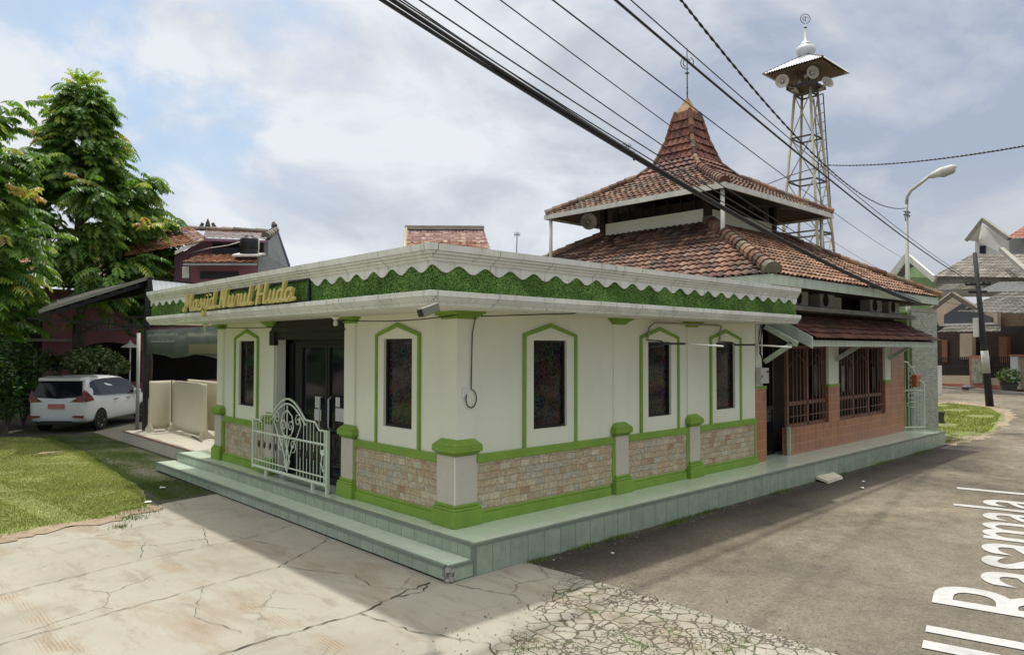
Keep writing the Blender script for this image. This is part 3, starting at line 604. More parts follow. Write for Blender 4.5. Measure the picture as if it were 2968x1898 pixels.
def pillar(cx, axis, corner=False):
    if corner: X0, X1, Y0, Y1 = .31, .69, .75, 1.13
    elif axis == 'x': X0, X1, Y0, Y1 = cx-.16, cx+.16, WY-.075, WY
    else: X0, X1, Y0, Y1 = WX-.075, WX, cx-.17, cx+.17
    mb = MB(); mb.box(X0, X1, Y0, Y1+.002, .64, 1.30); p = mb.build('pillar', M['pillar'], mosque)
    mb = MB()
    def bb(g, z0, z1): mb.box(X0-g, X1+g, Y0-g, Y1+(0 if not corner and axis == 'x' else g), z0, z1) if axis == 'x' or corner else mb.box(X0-g, X1, Y0-g, Y1+g, z0, z1)
    bb(.055, PZ, .585); bb(.045, .585, .62); bb(.02, .62, .665); mb.build('pillar_base', M['green'], p, bev=.01)
    mb = MB(); bb(.01, 1.285, 1.31); bb(.03, 1.31, 1.335); bb(.055, 1.335, 1.42)
    g = .055; hb = (X0-g, X1+g, Y0-g, Y1+(g if corner or axis == 'y' else 0))
    if not corner and axis == 'y': hb = (X0-g, X1, Y0-g, Y1+g)
    mb.hexa([(hb[0], hb[2], 1.42), (hb[1], hb[2], 1.42), (hb[1], hb[3], 1.42), (hb[0], hb[3], 1.42)], [(hb[0]+.09, hb[2]+.09, 1.505), (hb[1]-.09*(1 if corner or axis == 'x' else 0), hb[2]+.09, 1.505), (hb[1]-.09*(1 if corner or axis == 'x' else 0), hb[3]-.09*(1 if corner or axis == 'y' else 0), 1.505), (hb[0]+.09, hb[3]-.09*(1 if corner or axis == 'y' else 0), 1.505)])
    mb.build('pillar_cap', M['green'], p, bev=.012)
    mb = MB()      # pilaster above
    if corner: mb.box(WX-.025, .66, WY-.025, 1.08, 1.50, 3.1)
    elif axis == 'x': mb.box(cx-.15, cx+.15, WY-.025, WY, 1.49, 3.1)
    else: mb.box(WX-.045, WX, cx-.15, cx+.15, 1.49, 3.1)
    mb.build('pilaster', M['wall'], p)
    mb = MB()
    for k, (g, z0, z1) in enumerate(((.0, 3.08, 3.105), (.025, 3.105, 3.13), (.055, 3.13, 3.155), (.09, 3.155, 3.18))):
        if corner: mb.box(WX-.03-g, .69+g, WY-.03-g, 1.11+g, z0, z1)
        elif axis == 'x': mb.box(cx-.17-g, cx+.17+g, WY-.03-g, WY, z0, z1)
        else: mb.box(WX-.05-g, WX, cx-.17-g, cx+.17+g, z0, z1)
    mb.build('capital', M['green'], p)
    if corner:
        mb = MB(); mb.box(X0-.004, X0+.006, Y0-.004, Y0+.006, .665, 1.285); mb.build('edge_trim', M['whiteedge'], p)
pillar(0, 'x', True)
for c in (3.73, 5.83): pillar(c, 'x')
for c in (3.45, 6.28, 8.69): pillar(c, 'y')
# entrance
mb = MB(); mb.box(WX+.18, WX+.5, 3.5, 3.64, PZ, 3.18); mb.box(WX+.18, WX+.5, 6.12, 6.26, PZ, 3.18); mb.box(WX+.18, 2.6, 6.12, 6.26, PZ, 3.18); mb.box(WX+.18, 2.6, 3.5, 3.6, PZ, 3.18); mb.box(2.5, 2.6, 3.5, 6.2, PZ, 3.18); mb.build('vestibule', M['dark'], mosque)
DX = .66
dr = MB()
for (a, b_, z0, z1) in ((3.64, 3.70, PZ, 2.86), (5.98, 6.12, PZ, 2.86), (3.64, 6.12, 2.78, 2.86), (4.60, 4.66, PZ, 2.78), (4.68, 4.74, PZ, 2.78), (5.60, 5.66, PZ, 2.78), (3.70, 4.60, PZ, .50), (4.74, 5.60, PZ, .5), (3.7, 4.6, 2.7, 2.78), (4.74, 5.6, 2.7, 2.78)): dr.box(DX-.03, DX+.03, a, b_, z0, z1)
door = dr.build('door', M['black'], mosque)
mb = MB(); mb.box(DX, DX+.008, 3.7, 4.6, .5, 2.7); mb.box(DX, DX+.008, 4.74, 5.6, .5, 2.7); mb.box(DX, DX+.008, 5.66, 5.98, PZ, 2.78); mb.build('door_glass', M['glass'], door)
mb = MB()
for y in (4.52, 4.84): mb.tube([(DX-.03, y, 1.30), (DX-.09, y, 1.34), (DX-.09, y, 1.82), (DX-.03, y, 1.86)], .014)
build_each(mb, 'door_handle', M['galv'], door, smooth=True)
mb = MB()
for (y0, y1, z0, z1) in ((4.14, 4.42, 1.46, 1.68), (4.92, 5.16, 1.42, 1.62), (4.95, 5.14, 1.64, 1.84), (4.28, 4.42, 1.70, 1.86)): mb.box(DX-.012, DX-.006, y0, y1, z0, z1)
build_each(mb, 'paper_notice', M['whitewall'], door)
mb = MB(); mb.box(WX-.02, WX+.2, 3.6, 6.16, 2.84, 3.0); mb.hexa([(WX-.05, 3.55, 2.98), (WX+.2, 3.55, 2.98), (WX+.2, 6.3, 2.98), (WX-.05, 6.3, 2.98)], [(WX-.05, 3.8, 3.18), (WX+.2, 3.8, 3.18), (WX+.2, 6.1, 3.18), (WX-.05, 6.1, 3.18)])
mb.box(WX-.06, WX+.02, 6.1, 6.3, 2.74, 3.0)
mb.build('shutter_box', M['black'], mosque)
# eaves: swept mouldings round the corner
PX, PY = -.70, -.10; YE, XE = 9.72, 8.06
def sweep(mb, prof):
    n = len(prof); vs = []
    for (o_, z) in prof: vs.append((PX-o_, YE+o_*0, z))
    for (o_, z) in prof: vs.append((PX-o_, PY-o_, z))
    for (o_, z) in prof: vs.append((XE, PY-o_, z))
    fs = []
    for s_ in (0, 1):
        for k in range(n-1): fs.append((s_*n+k, s_*n+k+1, (s_+1)*n+k+1, (s_+1)*n+k))
    fs += [tuple(range(n)), tuple(range(2*n, 3*n))]; mb.add(vs, fs)
mb = MB()
sweep(mb, [(-.14, 3.66), (.035, 3.655), (.035, 3.675), (.055, 3.68), (.062, 3.70), (.055, 3.705), (.075, 3.715), (.085, 3.735), (.075, 3.742), (.1, 3.752), (.108, 3.772), (.1, 3.78), (.12, 3.785), (.125, 3.858), (-.14, 3.87)])
fas = mb.build('cornice', M['fascia'], mosque)
mb = MB()
sweep(mb, [(-.3, 3.335), (.10, 3.338), (.12, 3.33), (.12, 3.275), (.1, 3.268), (.105, 3.25), (.085, 3.243), (.085, 3.225), (.06, 3.218), (.06, 3.2), (.045, 3.175), (-.3, 3.175)])
mb.build('lower_cornice', M['fascia'], mosque)
mb = MB(); mb.box(PX+.25, XE-.02, PY+.25, YE-.02, 3.182, 3.33); mb.build('soffit', M['soffit'], mosque)
mb = MB(); mb.box(PX+.1, XE-.02, PY+.1, YE-.02, 3.60, 3.655); mb.build('flat_roof', M['concrete_grey'], mosque)
mb = MB(); mb.box(PX, PX+.06, PY, YE-.01, 3.33, 3.66); mb.box(PX+.06, XE-.01, PY, PY+.06, 3.33, 3.66); mb.box(PX, 8.0, YE-.07, YE-.01, 3.33, 3.66); mb.box(XE-.07, XE-.01, PY+.06, 1.5, 3.33, 3.6); hb = mb.build('frieze', M['hedgeback'], mosque)
# scalloped valance
mb = MB()
def scal(axis, a, b_, ph, lam=.404):
    n = int((b_-a)/.03); us = [a+(b_-a)*k/n for k in range(n+1)]
    zb = [3.592+.043*math.cos(2*math.pi*(u-ph)/lam) for u in us]
    vs = []
    for d in (.018, .034):
        for u, z in zip(us, zb):
            for zz in (3.665, z): vs.append((u, PY-d, zz) if axis == 'x' else (PX-d, u, zz))
    m_ = 2*(n+1); fs = []
    for k in range(n):
        fs += [(2*k, 2*k+1, 2*k+3, 2*k+2), (m_+2*k, m_+2*k+2, m_+2*k+3, m_+2*k+1), (2*k+1, m_+2*k+1, m_+2*k+3, 2*k+3)]
    mb.add(vs, fs)
scal('x', PX-.034, XE, -.74); scal('y', PY-.034, 2.68, -.14); scal('y', 7.5, YE, -.14)
build_each(mb, 'scalloped_valance', M['fascia'], mosque)
# leaf mat of the frieze
def leafmat(n):
    mb = MB(); vs = []; fs = []; at = []
    for i in range(n):
        if random.random() < .5: u = random.uniform(PX-.01, XE-.02); ax = 0
        else: u = random.uniform(PY-.01, YE-.02); ax = 1
        z = random.uniform(3.335, 3.64); s = random.uniform(.012, .026); a = random.uniform(0, 6.28); d = random.uniform(.0, .018)
        tip = random.uniform(.0, .016); du, dz = math.cos(a)*s, math.sin(a)*s; pu, pz = -dz*.4, du*.4
        p = [(u-pu, d, z-pz), (u+pu, d, z+pz), (u+du, d+tip, z+dz)]
        o_ = len(vs)
        for (q, dd, zz) in p: vs.append((q, PY-dd-.001, zz) if ax == 0 else (PX-dd-.001, q, zz))
        fs.append((o_, o_+1, o_+2)); at.append(min(1, max(0, random.gauss(.48+.25*math.sin(u*2.1)*math.sin(u*5.3+z*9), .2))))
    mb.v = vs; mb.f = fs; mb.a = at; return mb
lf = leafmat(52000).build('hedge_leaves', M['hedge'], hb, kind='stuff', fix=False)
# ------------------------------------------------------------------ hall with tiled roofs
LX0, LX1, LY0, LY1, LZ = 7.45, 17.05, .05, 9.75, 4.12
HX, HY, HW = 12.0, 4.9, 1.68
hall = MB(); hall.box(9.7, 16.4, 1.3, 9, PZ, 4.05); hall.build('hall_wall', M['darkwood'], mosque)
lw = [(HX-HW, HY-HW), (HX+HW, HY-HW), (HX+HW, HY+HW), (HX-HW, HY+HW)]; lc = [(LX0, LY0), (LX1, LY0), (LX1, LY1), (LX0, LY1)]
TZ = 5.86
mbA = MB(); mbB = MB()
for k in range(4):
    _tc['s'] = k; A = (*lc[k], LZ); B = (*lc[(k+1) % 4], LZ); C = (*lw[(k+1) % 4], TZ); D = (*lw[k], TZ)
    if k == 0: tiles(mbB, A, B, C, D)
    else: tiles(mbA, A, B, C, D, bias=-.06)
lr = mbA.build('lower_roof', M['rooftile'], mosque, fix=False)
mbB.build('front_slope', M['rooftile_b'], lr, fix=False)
for k in range(4):
    mb = MB(); ridge(mb, (*lc[k], LZ+.07), (*lw[k], TZ+.05), .15 if k == 0 else .12, .27); mb.build('hip_cap', M['ridge'], lr, fix=False)
mb = MB(); t = .03
for (x0, x1, y0, y1) in ((LX0, LX1, LY0, LY0+t), (LX0, LX1, LY1-t, LY1), (LX0, LX0+t, LY0+t, LY1-t), (LX1-t, LX1, LY0+t, LY1-t)): mb.box(x0, x1, y0, y1, LZ-.2, LZ+.0)
mb.build('eave_board', M['eave'], lr)
mb = MB(); mb.add([(LX0+.03, LY0+.03, LZ-.14), (LX1-.03, LY0+.03, LZ-.14), (LX1-.03, LY1-.03, LZ-.14), (LX0+.03, LY1-.03, LZ-.14)], [(0, 1, 2, 3)]); mb.build('eave_lining', M['darkwood'], lr)
# clerestory band
mb = MB(); a = HW+.02
for (x0, x1, y0, y1) in ((HX-a, HX+a, HY-a, HY-a+.06), (HX-a, HX+a, HY+a-.06, HY+a), (HX-a, HX-a+.06, HY-a+.06, HY+a-.06), (HX+a-.06, HX+a, HY-a+.06, HY+a-.06)): mb.box(x0, x1, y0, y1, TZ-.02, 6.2)
mb.build('clerestory_wall', M['wall'], mosque)
mb = MB()
for sx_ in (-1, 1):
    for sy_ in (-1, 1): mb.box(HX+sx_*1.68-.08, HX+sx_*1.68+.08, HY+sy_*1.68-.08, HY+sy_*1.68+.08, TZ, 6.75)
for k in range(-3, 4):
    for sg in (-1, 1): mb.box(HX+k*.42-.02, HX+k*.42+.02, HY+sg*1.6-.02, HY+sg*1.6+.02, 6.18, 6.6); mb.box(HX+sg*1.6-.02, HX+sg*1.6+.02, HY+k*.42-.02, HY+k*.42+.02, 6.18, 6.6)
mb.box(HX-1.5, HX+1.5, HY-1.5, HY+1.5, 6.0, 6.5)
build_each(mb, 'clerestory_frame', M['darkwood'], mosque)
UZ = 6.46; UH = 2.82
prof = [(UH, UZ), (1.85, 6.98), (1.05, 7.45), (.63, 7.93), (.40, 8.6), (.235, 9.35)]
ub = MB(); us_ = MB(); ucs = [MB() for _ in range(4)]
for i in range(len(prof)-1):
    h0, z0 = prof[i]; h1, z1 = prof[i+1]
    for k in range(4):
        _tc['s'] = 10+k+i*7; cs = [(-1, -1), (1, -1), (1, 1), (-1, 1)]; p = cs[k]; q = cs[(k+1) % 4]
        tiles(ub if i < 2 else us_, (HX+p[0]*h0, HY+p[1]*h0, z0), (HX+q[0]*h0, HY+q[1]*h0, z0), (HX+q[0]*h1, HY+q[1]*h1, z1), (HX+p[0]*h1, HY+p[1]*h1, z1), amp=.034 if i < 2 else .03, lip=.038 if i < 2 else .045)
    for k in range(4):
        p = [(-1, -1), (1, -1), (1, 1), (-1, 1)][k]; ridge(ucs[k], (HX+p[0]*h0, HY+p[1]*h0, z0+.05), (HX+p[0]*h1, HY+p[1]*h1, z1+(.05 if i < 2 else .02)), .12 if i < 2 else .065, .25 if i < 2 else .22)
ur = ub.build('upper_roof', M['rooftile'], mosque, fix=False); us_.build('spire', M['spiretile'], ur, fix=False); [q_.build('hip_cap', M['ridge'], ur, fix=False) for q_ in ucs]
mb = MB(); t = .04; u = UH+.06
for (x0, x1, y0, y1) in ((HX-u, HX+u, HY-u, HY-u+t), (HX-u, HX+u, HY+u-t, HY+u), (HX-u, HX-u+t, HY-u+t, HY+u-t), (HX+u-t, HX+u, HY-u+t, HY+u-t)): mb.box(x0, x1, y0, y1, UZ-.11, UZ+.02)
mb.build('gutter', M['eavewhite'], ur)
mb = MB(); mb.add([(HX-UH, HY-UH, UZ-.05), (HX+UH, HY-UH, UZ-.05), (HX+UH, HY+UH, UZ-.05), (HX-UH, HY+UH, UZ-.05), (HX-1.5, HY-1.5, 6.7), (HX+1.5, HY-1.5, 6.7), (HX+1.5, HY+1.5, 6.7), (HX-1.5, HY+1.5, 6.7)], [(0, 1, 5, 4), (1, 2, 6, 5), (2, 3, 7, 6), (3, 0, 4, 7), (4, 5, 6, 7)])
mb.build('eave_lining', M['darkwood'], ur)
M['capmat'] = paint('mustard cement cap', (.34, .21, .11), .8, .25, 6, dirt=(.15, .07, .04), dirtamt=.6)
mb = MB(); mb.box(HX-.27, HX+.27, HY-.27, HY+.27, 9.3, 9.37)
for (a, z0, b_, z1) in ((.26, 9.37, .13, 9.58), (.13, 9.58, .03, 9.80)): mb.hexa([(HX-a, HY-a, z0), (HX+a, HY-a, z0), (HX+a, HY+a, z0), (HX-a, HY+a, z0)], [(HX-b_, HY-b_, z1), (HX+b_, HY-b_, z1), (HX+b_, HY+b_, z1), (HX-b_, HY+b_, z1)])
mb.build('spire_cap', M['capmat'], ur)
def emblem(mb, c, s, ax=(.68, -.73, 0)):
    ax = Vector(ax).normalized(); c = Vector(c); P = lambda a, z: c+ax*a*s+Vector((0, 0, z*s))
    arc = lambda r, a0, a1, n=12: [P(r*math.cos(R(a0+(a1-a0)*k/n)), r*math.sin(R(a0+(a1-a0)*k/n))) for k in range(n+1)]
    for pts, r in ((arc(1, -150, -75)+[], .07), (arc(1, 105, 215), .07), (arc(1, -40, 60), .07), (arc(.62, -120, -400+360*0+75), .07), ([P(0, -1.0), P(0, 1.1)], .06), (arc(.62, 120, 250), .07)): mb.tube(pts, r*s, 5)
mb = MB(); mb.tube([(HX, HY, 9.75), (HX, HY, 11.25)], [.022, .012], 6)
for z, r in ((9.95, .035), (10.1, .035), (10.52, .075)): mb.lathe([(0, -.03), (r, 0), (0, .03)], (HX, HY, z), 8)
emblem(mb, (HX, HY, 10.82), .18); mb.build('finial', M['darksteel'], ur)
mb = MB()
for (x, y, z1) in ((HX-UH+.12, HY-UH+.12, 4.92), (HX-UH+.05, HY+UH-.1, 4.85), (HX+UH-.15, HY-UH+.2, 4.95)): mb.tube([(x, y, UZ-.1), (x, y, z1)], .05, 10)
mb.tube([(HX-UH+.2, HY-UH+.05, 4.98), (HX-UH+1.0, HY-UH-.62, 4.80)], .035, 8)
build_each(mb, 'downpipe', M['pvc'], ur, smooth=True)
# awning over side windows
AX0, AX1 = 8.95, 16.75
_tc['s'] = 77; mb = MB(); tiles(mb, (AX0, -.06, 2.90), (AX1, -.06, 2.90), (AX1-.2, .98, 3.47), (AX0, .98, 3.47), tw=.19, course=.22, amp=.022)
aw = mb.build('awning', M['awntile'], mosque, fix=False)
mb = MB(); mb.box(AX0, AX1-.05, .0, .035, 2.74, 2.87); mb.build('awning_gutter', M['eave'], aw)
mb = MB(); mb.add([(AX0, .04, 2.86), (AX1, .04, 2.86), (AX1, .98, 3.42), (AX0, .98, 3.42)], [(0, 1, 2, 3)]); mb.build('awning_lining', M['darkwood'], aw)
mb = MB(); mb.prism([(8.86, -.06, 2.93), (8.86, -.06, 2.70), (8.86, .95, 3.2), (8.86, .95, 3.5)], (.045, 0, 0)); mb.build('verge_board', M['eave'], aw)
mb = MB()
for x in (8.55, 12.0, 15.4):
    mb.bar((x, .80, 2.42), (x, .2, 2.80), .07, .09); mb.bar((x, .78, 3.15), (x, .1, 2.78), .07, .1)
build_each(mb, 'bracket', M['eave'], aw)
mb = MB(); mb.box(9.2, 16.8, .55, 1.3, 3.52, 3.62); mb.build('ledge_slab', M['concrete_grey'], mosque)
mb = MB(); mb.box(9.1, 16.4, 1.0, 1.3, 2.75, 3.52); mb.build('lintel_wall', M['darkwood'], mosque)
# tiled low wall, piers, windows
mb = MB(); mb.box(9.64, 16.55, .80, .98, PZ, .965); mb.box(8.15, 8.60, .80, 1.0, PZ, 1.86); mb.box(11.6, 12.2, .795, .99, .965, 1.79); mb.box(15.57, 16.55, .795, .99, .965, 2.75); mb.box(15.12, 15.57, .795, .99, .965, 1.79)
build_each(mb, 'tiled_wall', M['btile'], mosque)
mb = MB(); mb.box(11.62, 12.18, .80, .98, 1.85, 2.95); mb.box(15.14, 15.55, .80, .98, 1.85, 2.95); mb.box(8.2, 8.46, .80, 1.0, 1.92, 3.18); mb.box(8.14, 8.2, .85, 1.0, 1.92, 3.18); build_each(mb, 'pier', M['wall'], mosque)
mb = MB(); mb.box(11.59, 12.21, .785, .985, 1.79, 1.85); mb.box(15.11, 15.58, .785, .985, 1.79, 1.85); mb.box(8.14, 8.61, .79, 1.0, 1.86, 1.92); build_each(mb, 'green_band', M['green'], mosque)
def sidewin(x0, x1, nm):
    mb = MB(); y0, y1 = .86, .93; z0, z1 = .965, 2.76
    for k in range(nm+1):
        x = x0+(x1-x0)*k/nm; mb.box(x-.035, x+.035, y0, y1, z0, z1)
    mb.box(x0, x1, y0, y1-.005, z0, z0+.07); mb.box(x0, x1, y0, y1-.005, z1-.07, z1); mb.box(x0, x1, y0, y1-.005, 1.44, 1.52)
    w = mb.build('window', M['brownframe'], mosque)
    mb = MB()
    for k in range(nm):
        a = x0+(x1-x0)*k/nm+.04; b_ = x0+(x1-x0)*(k+1)/nm-.04
        for j in range(1, 5): x = a+(b_-a)*j/5; mb.tube([(x, .845, z0+.05), (x, .845, z1-.05)], .010, 5)
        mb.tube([(a, .84, 2.3), ((a+b_)/2, .84, 2.55), (b_, .84, 2.3)], .01, 5); mb.tube([(a, .84, 1.2), (b_, .84, 1.2)], .01, 5)
    mb.build('grille', M['brownframe'], w)
sidewin(9.68, 11.6, 2); sidewin(12.22, 15.12, 3)
mb = MB(); mb.box(8.62, 8.68, 1.15, 1.2, PZ, 2.8); mb.box(9.55, 9.62, 1.15, 1.2, PZ, 2.8); mb.box(8.62, 9.62, 1.155, 1.195, 1.35, 1.43); mb.box(8.62, 9.62, 1.155, 1.195, PZ, .46); sd = mb.build('side_door', M['black'], mosque)
mb = MB(); mb.box(8.68, 9.55, 1.17, 1.18, .46, 1.35); mb.build('door_panel', M['glass'], sd)
mb = MB(); mb.box(9.605, 9.645, .79, .86, PZ, .99); mb.build('door_jamb', M['eave'], mosque)
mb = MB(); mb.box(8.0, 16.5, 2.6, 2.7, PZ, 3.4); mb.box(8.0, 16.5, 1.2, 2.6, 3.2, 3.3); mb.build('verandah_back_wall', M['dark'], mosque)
# side wall and slate pier at the far end
mb = MB(); mb.box(17.3, 17.45, .95, 4.5, -.02, 3.75); mb.box(16.55, 17.3, 2.5, 2.6, PZ, 3.8); mb.box(16.4, 17.45, 1.2, 1.35, 2.75, 3.75); build_each(mb, 'green_side_wall', M['greenwall'], mosque)
M['slate'] = brickmat('split face slate', [lin((168, 174, 158)), lin((190, 194, 180)), lin((156, 162, 150)), lin((200, 200, 186))], lin((122, 128, 112)), .22, .06, .006, .85, .5, bmp=.9, nvar=.35, colnoise=5)
sp = MB(); sp.box(17.45, 19.7, .88, 1.2, .15, 3.80); sp = sp.build('slate_pier', M['slate'], mosque)
mb = MB(); mb.box(17.45, 19.72, .84, 1.2, -.02, .15); mb.build('slate_plinth', M['greenwall'], sp)
mb = MB()
for i in range(26): x = 17.5+i*.086; mb.box(x, x+random.uniform(.04, .08), .87, 1.0, 3.80, 3.80+random.uniform(.02, .13))
mb.build('broken_coping', M['concrete_grey'], sp)

# ------------------------------------------------------------------ things on and around the mosque
sign = thing('sign', 'gold script lettering on black frame over the entrance of the green frieze', 'sign', (-.75, 5.1, 3.3))
SX = -.745
mb = MB()
for (y0, y1, z0, z1) in ((2.70, 7.48, 3.645, 3.668), (2.70, 7.48, 3.345, 3.365), (2.70, 2.74, 3.365, 3.645), (7.44, 7.48, 3.365, 3.645), (4.3, 4.34, 3.365, 3.645), (5.9, 5.94, 3.365, 3.645)): mb.box(SX, SX+.03, y0, y1, z0, z1)
mb.build('sign_frame', M['black'], sign)
# custom bold script strokes: glyph = (advance, [(polyline, width), ...]) in x-height units
G = {
 'M': (1.78, [([(.02, .35), (.0, .12), (.16, .0), (.27, .2), (.34, 1.0), (.40, 1.58)], .17), ([(.42, 1.56), (.56, .9), (.80, .45)], .24), ([(.80, .45), (1.02, .95), (1.22, 1.58)], .15), ([(1.24, 1.58), (1.26, .8), (1.34, .12), (1.50, .05), (1.78, .25)], .26)]),
 'N': (1.42, [([(.0, .25), (.1, .02), (.24, .1)], .15), ([(.32, 1.56), (.28, .8), (.24, .08)], .2), ([(.34, 1.56), (.58, .8), (.88, .04)], .24), ([(.92, .06), (.98, .8), (1.04, 1.6)], .2), ([(1.04, 1.58), (1.24, 1.62)], .13)]),
 'H': (1.62, [([(.02, 1.22), (.12, 1.45), (.36, 1.5)], .16), ([(.42, 1.56), (.36, .8), (.32, .0)], .27), ([(1.16, 1.62), (1.10, .8), (1.08, .1)], .27), ([(1.08, .12), (1.3, .02), (1.6, .26)], .14), ([(.36, .80), (1.12, .80)], .17)]),
 'a': (.92, [([(.60, .82), (.38, .98), (.14, .82), (.06, .45), (.16, .08), (.36, .06), (.56, .4)], .2), ([(.64, .98), (.60, .4), (.68, .06), (.94, .2)], .22)]),
 's': (.72, [([(.0, .2), (.18, .5), (.36, 1.0), (.42, 1.04)], .12), ([(.40, 1.02), (.44, .7), (.58, .4), (.52, .1), (.28, .0), (.1, .1)], .22), ([(.5, .1), (.76, .22)], .1)]),
 'j': (.56, [([(.0, .25), (.2, .7), (.28, .98)], .1), ([(.3, 1.0), (.3, .3), (.24, -.35), (.06, -.6), (-.12, -.45), (.05, -.2), (.34, .0), (.56, .2)], .18), ([(.3, 1.3), (.33, 1.34)], .26)]),
 'i': (.52, [([(.0, .2), (.16, .7), (.22, .98)], .1), ([(.24, 1.0), (.22, .35), (.3, .05), (.54, .2)], .22), ([(.26, 1.32), (.3, 1.36)], .24)]),
 'd': (.95, [([(.60, .82), (.38, .98), (.14, .82), (.06, .45), (.16, .08), (.36, .06), (.56, .4)], .2), ([(.68, 1.62), (.62, .9), (.60, .4), (.70, .06), (.97, .2)], .22)]),
 'u': (1.0, [([(.0, .2), (.12, .6), (.18, .98)], .1), ([(.2, 1.0), (.16, .45), (.22, .08), (.4, .05), (.6, .35)], .2), ([(.68, 1.0), (.64, .4), (.72, .06), (1.0, .2)], .22)]),
 'r': (.66, [([(.0, .2), (.12, .7), (.2, 1.02)], .1), ([(.2, 1.02), (.46, .9)], .16), ([(.46, .92), (.4, .4), (.46, .06), (.68, .2)], .2)]),
 'l': (.56, [([(.0, .2), (.16, .7)], .1), ([(.30, 1.62), (.24, 1.0), (.2, .4), (.3, .05), (.58, .2)], .22)]),
 ' ': (.42, []),
}
word = 'Masjid Nurul Huda'; total = sum(G[c][0] for c in word)
Y0s, Y1s = 7.40, 2.95; sxx = (Y0s-Y1s)/total; hz = .187
def smoothline(p, n=5):
    if len(p) < 3: return [Vector((*q, 0)) for q in p]
    P = [Vector((*p[0], 0))]+[Vector((*q, 0)) for q in p]+[Vector((*p[-1], 0))]; out = []
    for i in range(1, len(P)-2):
        for k in range(n):
            t = k/n; a, b_, c, d = P[i-1], P[i], P[i+1], P[i+2]
            out.append(.5*((2*b_)+(-a+c)*t+(2*a-5*b_+4*c-d)*t*t+(-a+3*b_-3*c+d)*t**3))
    out.append(P[-2]); return out
penx = 0.0; dep = 0
for ch in word:
    adv, strokes = G[ch]; mb = MB()
    for pts, w in strokes:
        line = smoothline(pts); n = len(line); L = []; Rr = []
        for i, p in enumerate(line):
            d = (line[min(i+1, n-1)]-line[max(i-1, 0)]); d.normalize(); pn = Vector((-d.y, d.x, 0)); e = w/2
            L.append(p+pn*e); Rr.append(p-pn*e)
        poly = L+Rr[::-1]; dep = (dep+1) % 9; x = SX-.115-dep*.0012
        def mp(q, xx): return (xx, Y0s-(penx+q.x+.16*q.y-.05)*sxx, 3.365+(q.y*.97+.02)*hz)
        vs = [mp(q, x) for q in L]+[mp(q, x) for q in Rr]+[mp(q, SX-.07) for q in L]+[mp(q, SX-.07) for q in Rr]
        fs = [(i, i+1, n+i+1, n+i) for i in range(n-1)]+[(i, 2*n+i, 2*n+i+1, i+1) for i in range(n-1)]+[(n+i, n+i+1, 3*n+i+1, 3*n+i) for i in range(n-1)]+[(0, n, 3*n, 2*n), (n-1, 3*n-1, 4*n-1, 2*n-1)]
        mb.add(vs, fs)
        for q in (line[0], line[-1]):   # round stroke ends
            pts_ = [mp(q+Vector((math.cos(a), math.sin(a), 0))*w*.5, x-.0006) for a in np.linspace(0, 2*math.pi, 11)[:-1]]; mb.add(pts_, [tuple(range(10))])
    if strokes: mb.build('letter', M['gold'], sign)
    penx += adv

# entrance gate
gt = thing('gate', 'pale green wrought iron gate with arched scrollwork standing in front of the entrance', 'gate', (.2, 5.2, PZ))
GX = .2; g0, g1 = 3.86, 6.66; gz = .50
gy = lambda t: g1+(g0-g1)*t        # t from left end to right end
top = lambda t: 1.36 if t < .13 or t > .87 else (1.48 if t < .27 or t > .73 else 1.48+.33*math.sin(math.pi*(t-.27)/.46))
mb = MB(); pts = [(GX, gy(0), 1.36), (GX, gy(.1), 1.36), (GX, gy(.15), 1.48), (GX, gy(.27), 1.49)]+[(GX, gy(.27+.46*k/14), 1.49+.32*math.sin(math.pi*k/14)) for k in range(1, 14)]+[(GX, gy(.73), 1.49), (GX, gy(.85), 1.48), (GX, gy(.9), 1.36), (GX, gy(1), 1.36)]
mb.tube(pts, .018, 6)
pts2 = [(p[0], p[1], p[2]-.085) for p in pts[3:-3]]; mb.tube(pts2, .016, 6)
mb.tube([(GX, g1, gz), (GX, g0, gz)], .028, 6); mb.tube([(GX, g1, 1.14), (GX, g0, 1.14)], .02, 6); mb.tube([(GX, g1, .62), (GX, g0, .62)], .013, 6)
mb.bar((GX, g1, .47), (GX, g1, 1.37), .05); mb.bar((GX, g0, PZ), (GX, g0, 1.38), .05); mb.bar((GX, g0+.09, .47), (GX, g0+.09, 1.37), .03)
mb.bar((GX, gy(.2), PZ), (GX, gy(.2), gz), .05); mb.bar((GX, gy(.83), PZ), (GX, gy(.83), gz), .05); mb.build('gate_frame', M['gate'], gt)
mb = MB(); nb = 24
for k in range(1, nb):
    t = k/nb
    if .40 < t < .60: continue
    mb.tube([(GX, gy(t), gz), (GX, gy(t), min(top(t)-.02, 1.14 if .3 < t < .7 else 9))], .007, 5)
build_each(mb, 'gate_bars', M['gate'], gt, gap=.08)
mb = MB()
def spiral(cy, cz, r0, a0, turns, sgn, n=26):
    return [(GX-.012, cy+sgn*r0*(1-.85*k/n)*math.cos(a0+turns*2*math.pi*k/n), cz+r0*(1-.85*k/n)*math.sin(a0+turns*2*math.pi*k/n)) for k in range(n+1)]
cyc = gy(.5)
